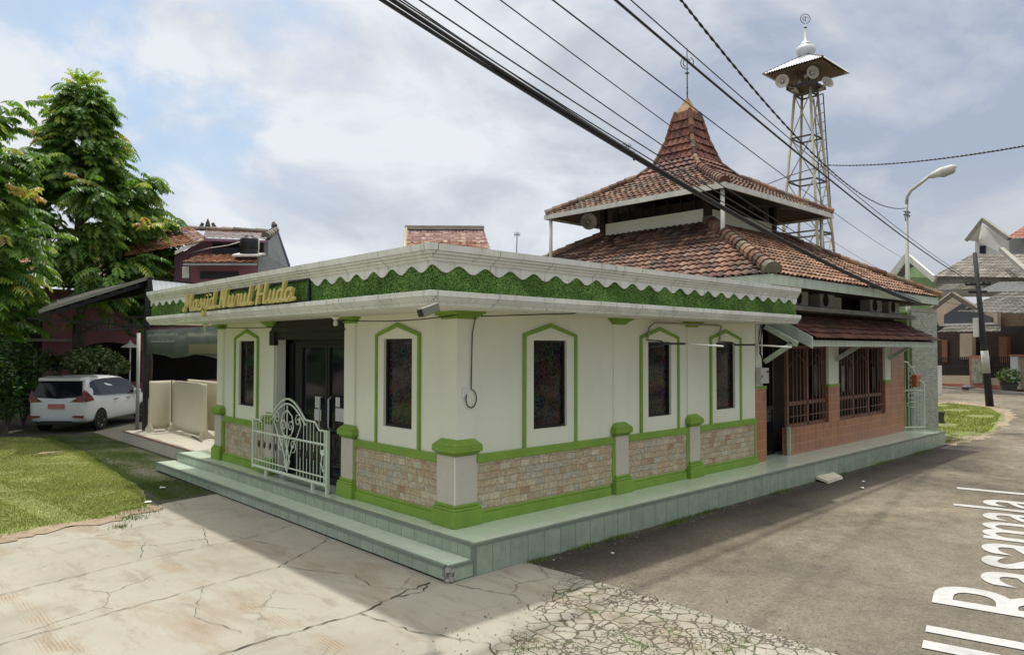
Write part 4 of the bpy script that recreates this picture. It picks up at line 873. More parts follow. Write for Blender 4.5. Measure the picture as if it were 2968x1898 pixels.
for sg in (-1, 1):
    mb.tube(spiral(cyc+sg*.13, 1.34, .12, -1.2, 1.4, sg), .009, 5); mb.tube(spiral(cyc+sg*.40, 1.46, .10, 1.6, 1.2, sg), .009, 5); mb.tube(spiral(cyc+sg*.22, 1.02, .12, -1.6, 1.3, sg), .009, 5)
    mb.tube([(GX-.012, cyc+sg*a, z) for a, z in ((.0, .6), (.06, .75), (.20, 1.0), (.38, 1.2), (.50, 1.38), (.46, 1.52))], .012, 5)
    mb.tube([(GX-.012, cyc+sg*a, z) for a, z in ((.0, 1.14), (.16, 1.2), (.24, 1.36), (.18, 1.52), (.0, 1.62))], .012, 5)
    mb.tube([(GX-.012, cyc+sg*a, z) for a, z in ((.0, .55), (.10, .72), (.02, .95), (.10, 1.14))], .011, 5)
mb.tube([(GX-.012, cyc, .52), (GX-.012, cyc, 1.70)], .012, 5); mb.build('scrollwork', M['gate'], gt)
mb = MB()
for k in (2, 4, 6, 8, 16, 18, 20, 22):
    y = gy(k/nb); mb.lathe([(0, -.075), (.012, -.06), (.028, 0), (.012, .06), (0, .075)], (GX, y, .92), 6)
build_each(mb, 'bar_ornament', M['darksteel'], gt)
mb = MB(); mb.box(GX-.05, GX+.03, g0+.04, g0+.14, .98, 1.06); mb.tube([(GX-.05, g0+.09, 1.0), (GX-.06, g0+.10, .85), (GX-.05, g0+.05, .72)], .012, 5); mb.build('gate_latch', M['gate'], gt)

# cctv, soffit lamps, cables
cc = thing('security_camera', 'grey bullet security camera hanging under the roof corner', 'camera', (-.6, -.1, 3.1))
P0 = ZP(1268, 889, 3.12); P1 = ZP(1220, 907, 3.05); d = (P1-P0).normalized()
mb = MB(); mb.bar(P0, P1, .085, .09); mb.build('camera_body', paint('grey green metal', (.17, .18, .14), .5, .1), cc, bev=.01)
mb = MB(); mb.bar(P1-d*.01, P1+d*.02, .07, .075); mb.build('lens', M['black'], cc)
mb = MB(); mb.tube([(P0+P1)/2, Vector((max(-.7, P0.x+.25), max(-.05, P0.y+.35), 3.178))], .015, 6); mb.build('mount', M['ac'], cc)
for (x, y, lab) in ((-.05, 3.2, 'small bulb lamp on the soffit beside the entrance pillar'), (-.1, 8.35, 'small bulb lamp on the soffit at the left end of the porch')):
    t_ = thing('soffit_lamp', lab, 'lamp', (x, y, 3.1)); mb = MB(); mb.lathe([(0, .01), (.07, 0), (.05, -.03), (.03, -.05)], (x, y, 3.17), 12); mb.build('lamp_holder', M['soffit'], t_)
    mb = MB(); mb.lathe([(.02, -.05), (.035, -.09), (.03, -.13), (0, -.15)], (x, y, 3.17), 12); mb.build('bulb', M['whitewall'], t_, smooth=True)
def wire(name, pts, r, label, cat='cable', n=6, mat='cable'):
    mb = MB(); mb.tube(pts, r, n); return tag(mb.build(name, M[mat], smooth=True), label, cat)
def sagline(a, b_, s, n=10):
    a = Vector(a); b_ = Vector(b_); return [a.lerp(b_, k/n)-Vector((0, 0, 4*s*(k/n)*(1-k/n))) for k in range(n+1)]
wire('wall_cable', sagline((.3, 3.55, 3.12), (.25, 8.6, 3.12), .05)+[], .008, 'thin cable running under the soffit left of the corner', n=5)
wire('wall_cable', sagline((.33, .72, 3.13), (-.0, 3.15, 3.12), .05), .008, 'thin cable along the soffit from the corner capital to the bulb', n=5)
wire('wall_cable', [(.62, .72, 3.1), (.60, .755, 2.9), (.585, .755, 2.3)]+[(.58+.09*math.sin(a)*1.0, .75, 2.15-.12*math.cos(a)*-1-.12) for a in np.linspace(0, 5.2, 14)], .008, 'looped cable hanging down the white corner pilaster', n=5)
mb = MB(); mb.box(.44, .53, .755, .775, 2.04, 2.18); tag(mb.build('junction_box', M['pvc'], bev=.01), 'white junction box where the looped cable ends on the corner pilaster', 'junction box')
wire('wall_cable', [(.7, .7, 3.12), (1.1, .5, 3.14), (1.7, .0, 3.165), (1.75, -.05, 3.17)], .008, 'thin cable crossing the soffit right of the corner capital', n=5)
wire('conduit', [(4.45, .75, 2.86), (4.45, .72, 3.05), (4.55, .68, 3.13), (6.55, .68, 3.13), (6.7, .7, 3.12), (6.72, .74, 3.0), (6.72, .75, 2.86)], .018, 'bent conduit pipe over the second and third side windows', mat='concrete_grey')
M['tube'] = paint('fluorescent tube', (.8, .8, .76), .3, .02)
for x, lab in ((4.47, 'fluorescent tube on an arm sticking out over the second side window'), (6.73, 'fluorescent tube on an arm sticking out over the rightmost side window')):
    t_ = thing('tube_lamp', lab, 'lamp', (x, .1, 2.77)); z = 2.80 if x < 5 else 2.79
    mb = MB(); mb.tube([(x, .79, z+.04), (x, .5, z+.02), (x, .42, z-.02)], .012, 6); mb.box(x-.02, x+.02, .02, .44, z-.045, z-.01); mb.build('lamp_arm', M['darksteel'], t_)
    mb = MB(); mb.tube([(x, .03, z-.03), (x, -.66, z-.07)], .014, 8); mb.build('tube', M['tube'], t_, smooth=True)
mt = thing('meter_box', 'white electricity meter box on the pier beside the side door', 'meter box', (8.35, .75, 2.1))
mb = MB(); mb.box(8.16, 8.50, .68, .80, 1.98, 2.30); mb.build('case', M['ac'], mt, bev=.012)
mb = MB(); mb.box(8.40, 8.47, .672, .68, 2.2, 2.24); mb.box(8.18, 8.21, .672, .68, 2.1, 2.16); mb.build('dial', M['black'], mt)
for k, (dx, s) in enumerate(((0, .04), (.05, .09), (-.05, .07))):
    wire('meter_cable', [(8.32+dx, .74, 3.17), (8.30+dx-s, .73, 2.9), (8.28-s, .72, 2.6), (8.30, .73, 2.5), (8.32, .73, 2.30)], .012, 'black supply cable hanging above the meter box, %s' % ('middle one', 'right hand one', 'left hand one')[k], n=5)
# air conditioners under the main eave
acs = [(9.9, 'left half hidden by the porch corner'), (11.3, 'left of the white louvre'), (14.3, 'right of the middle gap'), (15.6, 'nearest the green side wall')]
def acunit(x, lab):
    t_ = thing('air_conditioner', 'outdoor air conditioner on the ledge above the awning, '+lab, 'air conditioner', (x, 1.0, 3.62), 'air conditioners under the main eave')
    mb = MB(); mb.box(x, x+.78, .84, 1.12, 3.66, 4.02); mb.build('case', M['ac'], t_, bev=.015)
    mb = MB(); mb.lathe([(.155, 0), (.155, -.012), (.14, -.012), (.14, 0)], (x+.28, .84, 3.84), 24, M=Matrix.Rotation(R(-90), 4, 'X')); mb.build('fan_guard', M['darksteel'], t_)
    mb = MB(); mb.lathe([(0, .004), (.14, .004)], (x+.28, .84, 3.84), 24, M=Matrix.Rotation(R(90), 4, 'X')); mb.build('fan', M['dark'], t_)
    mb = MB(); mb.box(x+.08, x+.14, .82, 1.12, 3.62, 3.66); mb.box(x+.62, x+.68, .82, 1.12, 3.62, 3.66); mb.build('feet', M['darksteel'], t_)
for x, l in acs: acunit(x, l)
mb = MB(); mb.box(12.55, 13.1, 1.1, 1.25, 3.62, 4.0); tag(mb.build('wall_panel', M['wall']), 'cream wall panel between the outdoor air conditioners', 'panel')
mb = MB(); mb.box(12.0, 12.4, 1.15, 1.28, 3.62, 4.0)
for k in range(7): mb.bar((12.02, 1.14, 3.66+k*.05), (12.38, 1.14, 3.66+k*.05), .02, .012)
tag(mb.build('louvre', M['brownframe']), 'small brown louvre next to the air conditioners above the awning', 'louvre')
# cloths inside the verandah
for i, (x, y, z0, z1, w, lab) in enumerate(((YPn(2247, 1080, 1.6).x, 1.6, 1.0, 2.2, .1, 'narrow white cloth hanging behind the side door'), (YPn(2370, 1100, 1.2).x, 1.2, 1.55, 2.3, .42, 'wide white cloth hanging inside the first grille window'), (YPn(2444, 1100, 1.2).x, 1.2, 1.6, 2.25, .16, 'narrow white cloth inside the second grille window, left one'), (YPn(2466, 1100, 1.2).x, 1.2, 1.6, 2.2, .16, 'narrow white cloth inside the second grille window, middle one'), (YPn(2532, 1100, 1.2).x, 1.2, 1.6, 2.2, .14, 'narrow white cloth inside the second grille window, right one'))):
    mb = MB(); n = 8; vs = []
    for j in range(n+1):
        for z in (z1, z0): vs.append((x-w/2+w*j/n*(1 if z == z0 else .8), y+.03*math.sin(j*1.9), z-(.08 if j % 3 == 0 and z == z0 else 0)))
    mb.add(vs, [(2*j, 2*j+1, 2*j+3, 2*j+2) for j in range(n)]); o = mb.build('hanging_cloth', M['whitewall'], smooth=True); so = o.modifiers.new('s', 'SOLIDIFY'); so.thickness = .01; tag(o, lab, 'cloth')
# side gate + letter box
sg_ = thing('gate', 'narrow pale green iron gate standing open beside the slate pier', 'gate', (16.95, .85, PZ))
mb = MB(); ga, gb = Vector((16.75, .92, 0)), Vector((17.35, .55, 0)); gp = lambda t, z: ga.lerp(gb, t)+Vector((0, 0, z))
mb.bar(gp(0, .42), gp(0, 2.35), .045); mb.bar(gp(1, .42), gp(1, 1.7), .045); mb.bar(gp(0, .45), gp(1, .45), .04); mb.tube([gp(0, 2.35), gp(.25, 2.3), gp(.5, 2.1), gp(.75, 1.8), gp(1, 1.7)], .022, 6); mb.bar(gp(0, 1.5), gp(1, 1.5), .03); mb.build('gate_frame', M['gate'], sg_)
mb = MB()
for k in range(1, 7): t = k/7; mb.tube([gp(t, .45), gp(t, 2.33-.62*t**1.5)], .009, 5)
for k in range(5): mb.tube([gp(.5+.3*math.cos(a)*(1-k*.1), 1.1+.25*k+.08*math.sin(a)) for a in np.linspace(0, 5, 8)], .009, 5)
mb.build('gate_bars', M['gate'], sg_)
mb = MB(); mb.box(17.0, 17.4, .62, .80, 1.60, 1.95); tag(mb.build('letter_box', paint('orange box paint', (.36, .12, .06), .5, .1), bev=.02), 'orange letter box hanging on the side gate by the slate pier', 'letter box')
mb = MB(); mb.hexa([(8.98, -.30, .0), (9.78, -.27, .0), (9.95, -.01, .03), (9.08, -.01, .05)], [(9.0, -.29, .05), (9.76, -.25, .055), (9.93, -.012, .085), (9.1, -.012, .10)]); tag(mb.build('concrete_slab', paint('pale broken concrete', (.55, .5, .4), .85, .15, 5)), 'broken concrete slab leaning at the foot of the green tiled platform', 'slab')
mb = MB(); q_ = ZP(2727, 1226); mb.lathe([(.13, 0), (.11, .2), (.12, .33), (.16, .36), (.15, .42), (0, .44)], q_, 8); tag(mb.build('stump', paint('mossy stump', (.06, .07, .04), .9, .3)), 'dark mossy stump beside the slate pier', 'stump')

# ------------------------------------------------------------------ horn loudspeakers and tower
def horn(c, dirv, s, label, group=None, mount=None):
    t_ = thing('loudspeaker', label, 'loudspeaker', c, group); d = Vector(dirv).normalized(); q = d.to_track_quat('Z', 'Y').to_matrix().to_4x4()
    mb = MB(); mb.lathe([(.03, -.36), (.05, -.35), (.055, -.2), (.08, -.12), (.15, -.04), (.25, .0), (.255, .012), (.235, .01), (.14, -.05), (.06, -.14)], c, 24, M=q @ Matrix.Scale(s, 4)); mb.build('horn', M['horn'], t_, smooth=True)
    mb = MB(); mb.lathe([(0, .0), (.035, -.02), (.04, -.14)], c, 12, M=q @ Matrix.Scale(s, 4)); mb.build('horn_cone', M['pvc'], t_, smooth=True)
    mb = MB(); mb.lathe([(0, -.50), (.08, -.49), (.085, -.38), (0, -.36)], c, 14, M=q @ Matrix.Scale(s, 4)); mb.build('driver', M['ac'], t_, smooth=True)
    if mount: mb = MB(); mb.bar(Vector(c)-d*.3*s, mount, .03); mb.build('bracket', M['darksteel'], t_)
hc = VPL(1707, 642, (9.4, 7.6), (10.4, 6.9)); horn(tuple(hc), (-.75, -.95, -.05), .95, 'cream horn loudspeaker under the upper roof eave left side', mount=(10.4, 6.5, 6.3))
TX, TY = 19.54, 4.92
tw = thing('tower', 'tall rusty lattice steel tower with sheet metal cap and small dome behind the mosque', 'tower', (TX, TY, 0))
hw_ = lambda z: .29+(11.7-z)/11.7*.76
CS = [(-1, -1), (1, -1), (1, 1), (-1, 1)]; cp = lambda k, z: Vector((TX+CS[k % 4][0]*hw_(z), TY+CS[k % 4][1]*hw_(z), z))
for k in range(4):
    mb = MB(); mb.tube([cp(k, 0), cp(k, 12.55)], .05, 8); mb.build('leg', M['rust'], tw, smooth=True)
lv = [2.2, 4.4, 6.75, 8.6, 10.15, 11.7]
mb = MB(); m2 = MB()
for z in lv:
    for k in range(4): mb.bar(cp(k, z), cp(k+1, z), .05)
for za, zb in zip([0]+lv, lv):
    for k in range(4):
        if k in (0, 3): m2.bar(cp(k, za), cp(k+1, zb), .03); m2.bar(cp(k+1, za), cp(k, zb), .03)
build_each(mb, 'ring_beam', M['darksteel'], tw); m2.build('bracing', M['rust'], tw)
mb = MB(); la, lb = Vector((TX+1.28, TY-.55, 0)), Vector((TX+.50, TY-.22, 11.75)); w_ = Vector((.12, .22, 0))
mb.tube([la-w_, lb-w_], .02, 6); mb.tube([la+w_, lb+w_], .02, 6); mb.tube([lb-w_, cp(1, 11.7)], .02, 6)
for k in range(1, 36): p = la.lerp(lb, k/36); mb.tube([p-w_, p+w_], .012, 5)
mb.build('ladder', M['darksteel'], tw)
def corr(mb, A, B, C, lam=.09, amp=.018):    # corrugated triangle, eave A->B apex C
    A, B, C = map(Vector, (A, B, C)); L = (B-A).length; eu = (B-A).normalized(); mid = (A+B)/2; ev = (C-mid).normalized(); nr = eu.cross(ev); H = (C-mid).length; n = int(L/lam*4); fs = []; vs = []
    for k in range(n+1):
        u_ = L*k/n; h = H*(1-abs(u_-L/2)/(L/2)); z = amp*math.cos(2*math.pi*k/4); o_ = nr*z
        if nr.z < 0: o_ = -o_
        vs += [A+eu*u_-ev*.03+o_, A+eu*u_+ev*h+o_]
    mb.add(vs, [(2*k, 2*k+1, 2*k+3, 2*k+2) for k in range(n)])
mb = MB(); q = 1.08; ap = (TX, TY, 13.2)
cr = [(TX+a*q, TY+b_*q, 12.5) for a, b_ in CS]
for k in range(4): corr(mb, cr[k], cr[(k+1) % 4], ap)
o = mb.build('tower_roof', M['galv'], tw, fix=False)
mb = MB(); mb.hexa([(TX-1.0, TY-1.0, 12.46), (TX+1.0, TY-1.0, 12.46), (TX+1.0, TY+1.0, 12.46), (TX-1.0, TY+1.0, 12.46)], [(TX-.05, TY-.05, 13.08), (TX+.05, TY-.05, 13.08), (TX+.05, TY+.05, 13.08), (TX-.05, TY+.05, 13.08)])
mb.build('roof_lining', paint('weathered board', (.13, .105, .075), .9, .35, 7), tw)
mb = MB()
for k in range(4): mb.tube([cr[k], ap], .03, 6)
mb.box(TX-.5, TX+.5, TY-.5, TY+.5, 11.9, 12.0) ; mb.build('roof_ribs', M['darksteel'], tw)
mb = MB(); mb.lathe([(.18, 13.0), (.2, 13.14), (.31, 13.21), (.345, 13.31), (.31, 13.42), (.23, 13.49), (.2, 13.5), (.19, 13.55), (.13, 13.62), (.055, 13.67), (.04, 14.1), (.018, 14.14), (.018, 14.36), (0, 14.36)], (TX, TY, 0), 24); dm = mb.build('dome', M['galv'], tw, smooth=True)
mb = MB(); mb.lathe([(0, -.05), (.06, 0), (0, .05)], (TX, TY, 14.15), 8); mb.lathe([(.20, 13.49), (.225, 13.51), (.20, 13.53)], (TX, TY, 0), 20)
ring = [(TX+.17*.68*math.cos(a), TY-.17*.73*math.cos(a), 14.47+.17*math.sin(a)) for a in np.linspace(0, 2*math.pi, 25)]; mb.tube(ring, .012, 5); mb.tube([(TX, TY, 14.25), (TX, TY, 14.55)], .012, 5); emblem(mb, (TX, TY, 14.47), .1); build_each(mb, 'finial', M['darksteel'], tw)
vdir = Vector((-.906, -.42, 0)); vr = Vector((.42, -.906, 0))
for (px, py, t, dv, s, lab) in ((2267, 236, 26.85, (-.93, -.30, -.16), .9, 'cream horn loudspeaker on the tower, left one facing the street'), (2356, 210, 26.75, (-.55, -.80, -.05), .9, 'cream horn loudspeaker on the tower, middle one tucked under the cap'), (2399, 238, 27.2, (-.45, -.85, .35), .9, 'cream horn loudspeaker on the tower, right one facing away'), (2302, 262, 27.3, (-.3, .5, -.85), .75, 'cream horn loudspeaker on the tower pointing down at the left leg')):
    c = AT(px, py, t); horn(tuple(c), dv, s, lab, mount=(TX+(c.x-TX)*.4, TY+(c.y-TY)*.4, c.z-.1))

# ------------------------------------------------------------------ poles and overhead wires
lp = thing('street_lamp', 'white street lamp with a curved arm rising behind the mosque roof', 'street lamp', (22.93, 2.78, 0))
B0 = Vector((22.93, 2.78, 0)); 
mb = MB(); mb.tube([B0, B0+Vector((0, 0, 4.0)), B0+Vector((0, 0, 4.05)), B0+Vector((0, 0, 7.95))], [.11, .10, .075, .06], 14); mb.build('pole', M['ac'], lp, smooth=True)
armp = [AT(x, y, 30) for x, y in ((2628, 592), (2629, 572), (2640, 553), (2665, 534), (2695, 510))]; armp[0] = B0+Vector((0, 0, 7.9))
mb = MB(); mb.tube(armp, .055, 8); mb.build('arm', M['ac'], lp, smooth=True)
ha, hbb = AT(2693, 513, 30), AT(2773, 482, 30); d = (hbb-ha)
mb = MB(); mb.tube([ha+d*t for t in (0, .12, .45, .85, 1)], [.06, .11, .165, .13, .04], 12); hd = mb.build('lamp_head', M['whitewall'], lp, smooth=True)
mb = MB(); dn = Vector((0, 0, -.09)); mb.tube([ha+d*t+dn for t in (.35, .5, .85, .95)], [.06, .13, .12, .05], 12); mb.build('lens', M['ac'], hd, smooth=True)
mb = MB(); mb.tube([B0+Vector((.1*math.cos(a), .1*math.sin(a), 7.75-.02*a)) for a in np.linspace(0, 12, 30)], .02, 5); mb.tube([B0+Vector((-.12, 0, 7.7)), B0+Vector((-.2, 0, 7.5)), B0+Vector((-.1, 0, 7.35))], .015, 5); mb.build('cable_tie', M['cable'], lp)
up_ = thing('utility_pole', 'dark leaning utility pole on the grass island with a blue and white notice band', 'utility pole', (34.0, 2.95, 0))
pb, pt_ = Vector((34.0, 2.95, 0)), Vector((33.88, 3.43, 7.25)); mb = MB(); mb.tube([pb, pb.lerp(pt_, .45), pt_], [.17, .13, .09], 12); mb.build('pole', paint('tarred pole', (.022, .022, .026), .7, .3, 3), up_, smooth=True)
mb = MB()
for z0, z1 in ((1.55, 2.6),): mb.tube([pb.lerp(pt_, z0/7.25), pb.lerp(pt_, z1/7.25)], [.165, .155], 12)
mb.build('notice_band', M['ac'], up_, smooth=True)
mb = MB(); q_ = VPL(2834, 962, (34, 2.95), (33.8, 2.6)); mb.box(-.1, .1, -.1, .1, -.45, .45, Matrix.Translation(pb.lerp(pt_, .51)+Vector((-.2, .2, 0)))); mb.build('white_box', M['whitewall'], up_)
mb = MB(); ip = pb.lerp(pt_, .79); mb.bar(ip+Vector((-.25, .45, 0)), ip+Vector((.25, -.45, 0)), .1); mb.bar(ip+Vector((-.2, .35, -.35)), ip+Vector((.2, -.3, -.35)), .12)
for k in range(5): mb.lathe([(0, 0), (.08, .02), (.05, .1), (0, .2)], tuple(ip+Vector((-.25+.12*k, .45-.22*k, .05))), 8)
mb.build('crossarm', M['cable'], up_)
def owire(top, z0, F, mids, r, label, twist=False, zt=None):
    F = Vector(F); Np = ZP(*top, z0) if zt is None else AT(*top, zt); n = Vector((-(F-Np).y, (F-Np).x, 0)); P = [Np]
    for (x, y) in mids:
        d = ray(x, y); P.append(CAM+d*((Np-CAM).dot(n)/d.dot(n)))
    P.append(F); L = [(p-Np).xy.length for p in P]; tot = L[-1]
    # height as a least squares parabola through the surveyed points, in the vertical plane of the span
    t = np.array([l/tot for l in L]); z = np.array([p.z for p in P]); w = np.ones(len(t)); w[-1] = .6
    A_ = np.c_[np.ones_like(t), t, t*t]; co_ = np.linalg.lstsq(A_*w[:, None], z*w, rcond=None)[0] if len(t) > 3 else np.polyfit(t, z, min(2, len(t)-1))[::-1]
    co_ = np.r_[co_, [0]*(3-len(co_))]; pts = []
    N0 = 60 if not twist else 220
    for k in range(N0+1):
        s_ = (k/N0)**1.6; pts.append(Vector((Np.x+(F.x-Np.x)*s_, Np.y+(F.y-Np.y)*s_, float(co_[0]+co_[1]*s_+co_[2]*s_*s_))))
    mb = MB(); 
    if twist:
        for ph in (0, math.pi):
            q2 = [p+Vector((0, math.cos(i*.9+ph)*r*.8, math.sin(i*.9+ph)*r*.8)) for i, p in enumerate(pts)]; mb.tube(q2, r*.75, 4)
    else: mb.tube(pts, r, 6)
    return tag(mb.build('overhead_wire', M['cable'], smooth=True, fix=False), label, 'wire', 'overhead wires')
owire((1020, -72), 6.45, tuple(YPn(2668, 872, -.05)), [(1140, 0), (1440, 208), (1893, 461), (2251, 695), (2517, 820)], .025, 'thickest black cable of the bundle, crossing the spire roof, upper strand')
owire((987, -72), 6.42, tuple(YPn(2668, 877, -.05)), [(1107, 0), (1440, 220), (1893, 468), (2251, 701), (2517, 826)], .023, 'black cable of the thick bundle, lower strand crossing the spire roof')
owire((1030, -75), 6.5, tuple(YPn(2668, 868, -.04)), [(1470, 204), (1880, 442), (2250, 684)], .009, 'thin black wire hugging the top of the thick bundle')
owire((1068, -72), 6.6, tuple(YPn(2600, 858, -.02)), [(1170, 0), (1596, 295), (1960, 515)], .009, 'thin wire next above the thick cable bundle')
owire((1110, -70), 6.6, (33.7, 4.0, 4.8), [(1220, 0), (1643, 287), (1922, 458)], .010, 'second thin wire above the thick cable bundle')
owire((1215, -70), 6.6, (33.5, 4.8, 4.9), [(1321, 0), (1700, 268), (1930, 430)], .009, 'third thin wire above the thick cable bundle, ending over the tiled roof')
owire((1350, -75), 6.6, (51.1, 13.1, 8.1), [(1449, 0), (1780, 247), (1938, 361), (2070, 460), (2241, 580)], .008, 'very thin wire passing just behind the spire top')
owire((1505, -80), 6.6, (51.3, 12.4, 9.2), [(1608, 0), (1977, 287), (2271, 520), (2535, 694)], .010, 'wire crossing the spire cap towards the green gabled house')
owire((1700, -75), 6.6, (33.88, 3.42, 5.75), [(1783, 0), (2287, 427), (2419, 535), (2632, 694)], .017, 'thick single wire running from top centre to the dark leaning pole')
owire((1755, -60), 6.6, (33.86, 3.5, 5.95), [(1821, 0), (2116, 240), (2287, 405), (2651, 700)], .008, 'thin wire running beside the thick single wire to the leaning pole')
owire((1925, -70), 6.8, (22.93, 2.78, 7.7), [(1980, 0), (2093, 155), (2287, 388), (2419, 512), (2540, 575)], .012, 'twisted wire from top right of centre to the street lamp', twist=True)
owire((3080, 402), 6.2, tuple(AT(2403, 479, 25.5)), [(2968, 425), (2700, 463)], .014, 'twisted wire entering from the right edge and ending at the tower', twist=True)
owire((2403, 479), 6, tuple(AT(2200, 545, 24)), [(2300, 506)], .012, 'wire running left from the tower down behind the upper roof', twist=True, zt=25.5)
mb = MB(); cpnt = AT(1815, 425, 14.2)
for k in range(14):
    a = random.uniform(0, 6.28); L_ = random.uniform(.06, .22); p = cpnt+Vector((random.uniform(-.08, .08), random.uniform(-.08, .08), random.uniform(-.03, .03)))
    mb.tube([p, p+Vector((math.cos(a)*.5, -math.cos(a)*.5, math.sin(a)))*L_*.5, p+Vector((math.cos(a+.9)*.6, -math.cos(a+.9)*.6, math.sin(a+.9)*.8))*L_], .005, 4)
mb.lathe([(0, -.2), (.03, -.18), (.03, -.12), (.015, -.1), (.03, -.06), (0, 0)], tuple(cpnt+Vector((.12, -.1, -.08))), 8)
tag(mb.build('cable_splice', M['cable']), 'tangled splice with loose wire ends hanging on the thick cable bundle', 'cable splice')

# ------------------------------------------------------------------ left side: low tiled terrace, carport, boards, banner
ter = thing('terrace', 'low cream tiled terrace left of the porch with a dark red edge line', 'terrace', (.5, 13, 0))
mb = MB(); mb.box(.48, 6, 10.2, 16.25, -.02, .295); mb.build('terrace_side', brickmat('cream riser tile', [(.5, .48, .4), (.55, .52, .44)], (.3, .26, .22), .3, .6, .006, .35, 0, nvar=.15), ter)
mb = MB(); mb.box(.54, 6, 10.2, 16.2, .28, .303); mb.build('terrace_paving', M['ctile'], ter)
mb = MB(); mb.box(.474, .535, 10.21, 16.256, .283, .306); mb.build('terrace_edge', paint('dark red edge tile', (.19, .10, .075), .5, .15), ter)
cpt = thing('carport', 'black steel carport with a sloping corrugated roof left of the mosque', 'carport', (1.0, 16, 0))
for i, (x, y, z0) in enumerate(((1.0, 15.95, .3), (1.0, 24.6, 0), (1.0, 20.3, 0))):
    if i == 2: continue
    mb = MB(); mb.box(x-.06, x+.06, y-.06, y+.06, z0, 4.4 if i == 0 else 3.9); mb.build('post', M['black'], cpt)
mb = MB()
for z in (3.28, 3.62): mb.bar((1.0, 9.9, z), (1.0, 24.6, z), .06, .05)
for k in range(20): mb.bar((1.0, 10.2+k*.75, 3.28), (1.0, 10.2+k*.75, 3.62), .04)
mb.build('truss', M['black'], cpt)
XFAR = YPn(128, 930, 25).x
mb = MB(); ra, rb = Vector((-1.66, 16, 3.62)), Vector((1.05, 16, 4.70)); n = 24; vs = []; Lr = (rb-ra)
for k in range(n+1):
    y = 15.98+k*9/n
    for t_ in (0, 1):
        p = ra.lerp(rb, t_ if t_ else max(0, (XFAR-ra.x)/(rb.x-ra.x)*k/n)); vs.append((p.x, y, p.z+(.025 if k % 2 else 0)))
mb.add(vs, [(2*k, 2*k+1, 2*k+3, 2*k+2) for k in range(n)]); o = mb.build('roof_sheet', M['darksteel'], cpt, fix=False); so = o.modifiers.new('s', 'SOLIDIFY'); so.thickness = .01
mb = MB(); dz = Vector((0, 0, -.07))
for k in range(8):
    p = ra.lerp(rb, (k+.3)/8.2)+dz; ye = 25 if p.x >= XFAR else 16+9*(p.x-ra.x)/(XFAR-ra.x)
    if ye > 16.3: mb.bar((p.x, 16.02, p.z), (p.x, ye, p.z), .05, .06)
for y in (16.3, 18.6, 21, 23.4): fr_ = (XFAR-ra.x)/(rb.x-ra.x)*(y-16)/9+.03; q0 = ra.lerp(rb, fr_); mb.bar((q0.x, y, q0.z-.14), (rb.x, y, rb.z-.14), .06, .1)
mb.bar((1.0, 16, 3.3), (-1.5, 18.5, 3.55), .06); mb.build('purlins', M['black'], cpt)
mb = MB(); mb.bar(ra+Vector((0, -.04, .02)), rb+Vector((0, -.04, .02)), .02, .09); mb.build('verge_trim', paint('grey green trim', (.16, .17, .14), .5, .1), cpt)
mb = MB(); mb.box(1.0, 1.1, 15.9, 25, 4.25, 4.72); mb.build('high_fascia', M['black'], cpt)
mb = MB(); n = 60
vs = []
for k in range(n+1):
    x = 1.12+k*.075; z = 4.66-(x-1.12)*.045
    vs += [(x, 15.9+(.02 if k % 2 else 0), z), (x, 15.6+(.02 if k % 2 else 0), 3.9)]
mb.add(vs, [(2*k, 2*k+1, 2*k+3, 2*k+2) for k in range(n)]); o = mb.build('white_sheet', paint('white corrugated sheet', (.6, .63, .66), .45, .06), cpt, fix=False); so = o.modifiers.new('s', 'SOLIDIFY'); so.thickness = .01
mb = MB(); mb.bar((1.1, 15.93, 4.70), (5.7, 15.93, 4.49), .05, .03); mb.build('sheet_trim', M['black'], cpt)
# banner hung between carport post and porch: plain faded cloth with its two lines of faint lettering
bn = thing('banner', 'faded grey green banner with pale script lettering hung under the truss beside the porch', 'banner', (.98, 13, 3.1))
mb = MB(); n = 30; vs = []
for k in range(n+1):
    y = 15.85-k*(15.85-10.4)/n; zb = 2.47+.05*math.sin(k*.35); vs += [(.96+.02*math.sin(k*.9), y, 3.2), (.96+.03*math.sin(k*.7+1), y, zb)]
mb.add(vs, [(2*k, 2*k+1, 2*k+3, 2*k+2) for k in range(n)])
def bannermat():
    m, nt, b = newmat('faded banner print'); v = coords(nt); s = nt.nodes.new('ShaderNodeSeparateXYZ'); nt.links.new(v, s.inputs[0])
    base = ramp(nt, noise(nt, v, 1.2, 3), [(.35, (.07, .085, .07)), (.65, (.10, .12, .11))])
    yl = mth(nt, 'MULTIPLY', mth(nt, 'LESS_THAN', s.outputs[1], 12.4), mth(nt, 'MULTIPLY', mth(nt, 'GREATER_THAN', s.outputs[2], 2.55), mth(nt, 'LESS_THAN', s.outputs[2], 2.78)))
    base = mixc(nt, mth(nt, 'MULTIPLY', yl, .75), base, (.24, .22, .12)); y2 = mth(nt, 'MULTIPLY', mth(nt, 'LESS_THAN', s.outputs[1], 12.4), mth(nt, 'MULTIPLY', mth(nt, 'GREATER_THAN', s.outputs[2], 2.98), mth(nt, 'LESS_THAN', s.outputs[2], 3.07)))
    base = mixc(nt, mth(nt, 'MULTIPLY', y2, .5), base, (.2, .19, .14))
    nt.links.new(base, b.inputs['Base Color']); b.inputs['Roughness'].default_value = .8; return m
o = mb.build('banner_cloth', bannermat(), bn, smooth=True, fix=False); so = o.modifiers.new('s', 'SOLIDIFY'); so.thickness = .004
mb = MB()
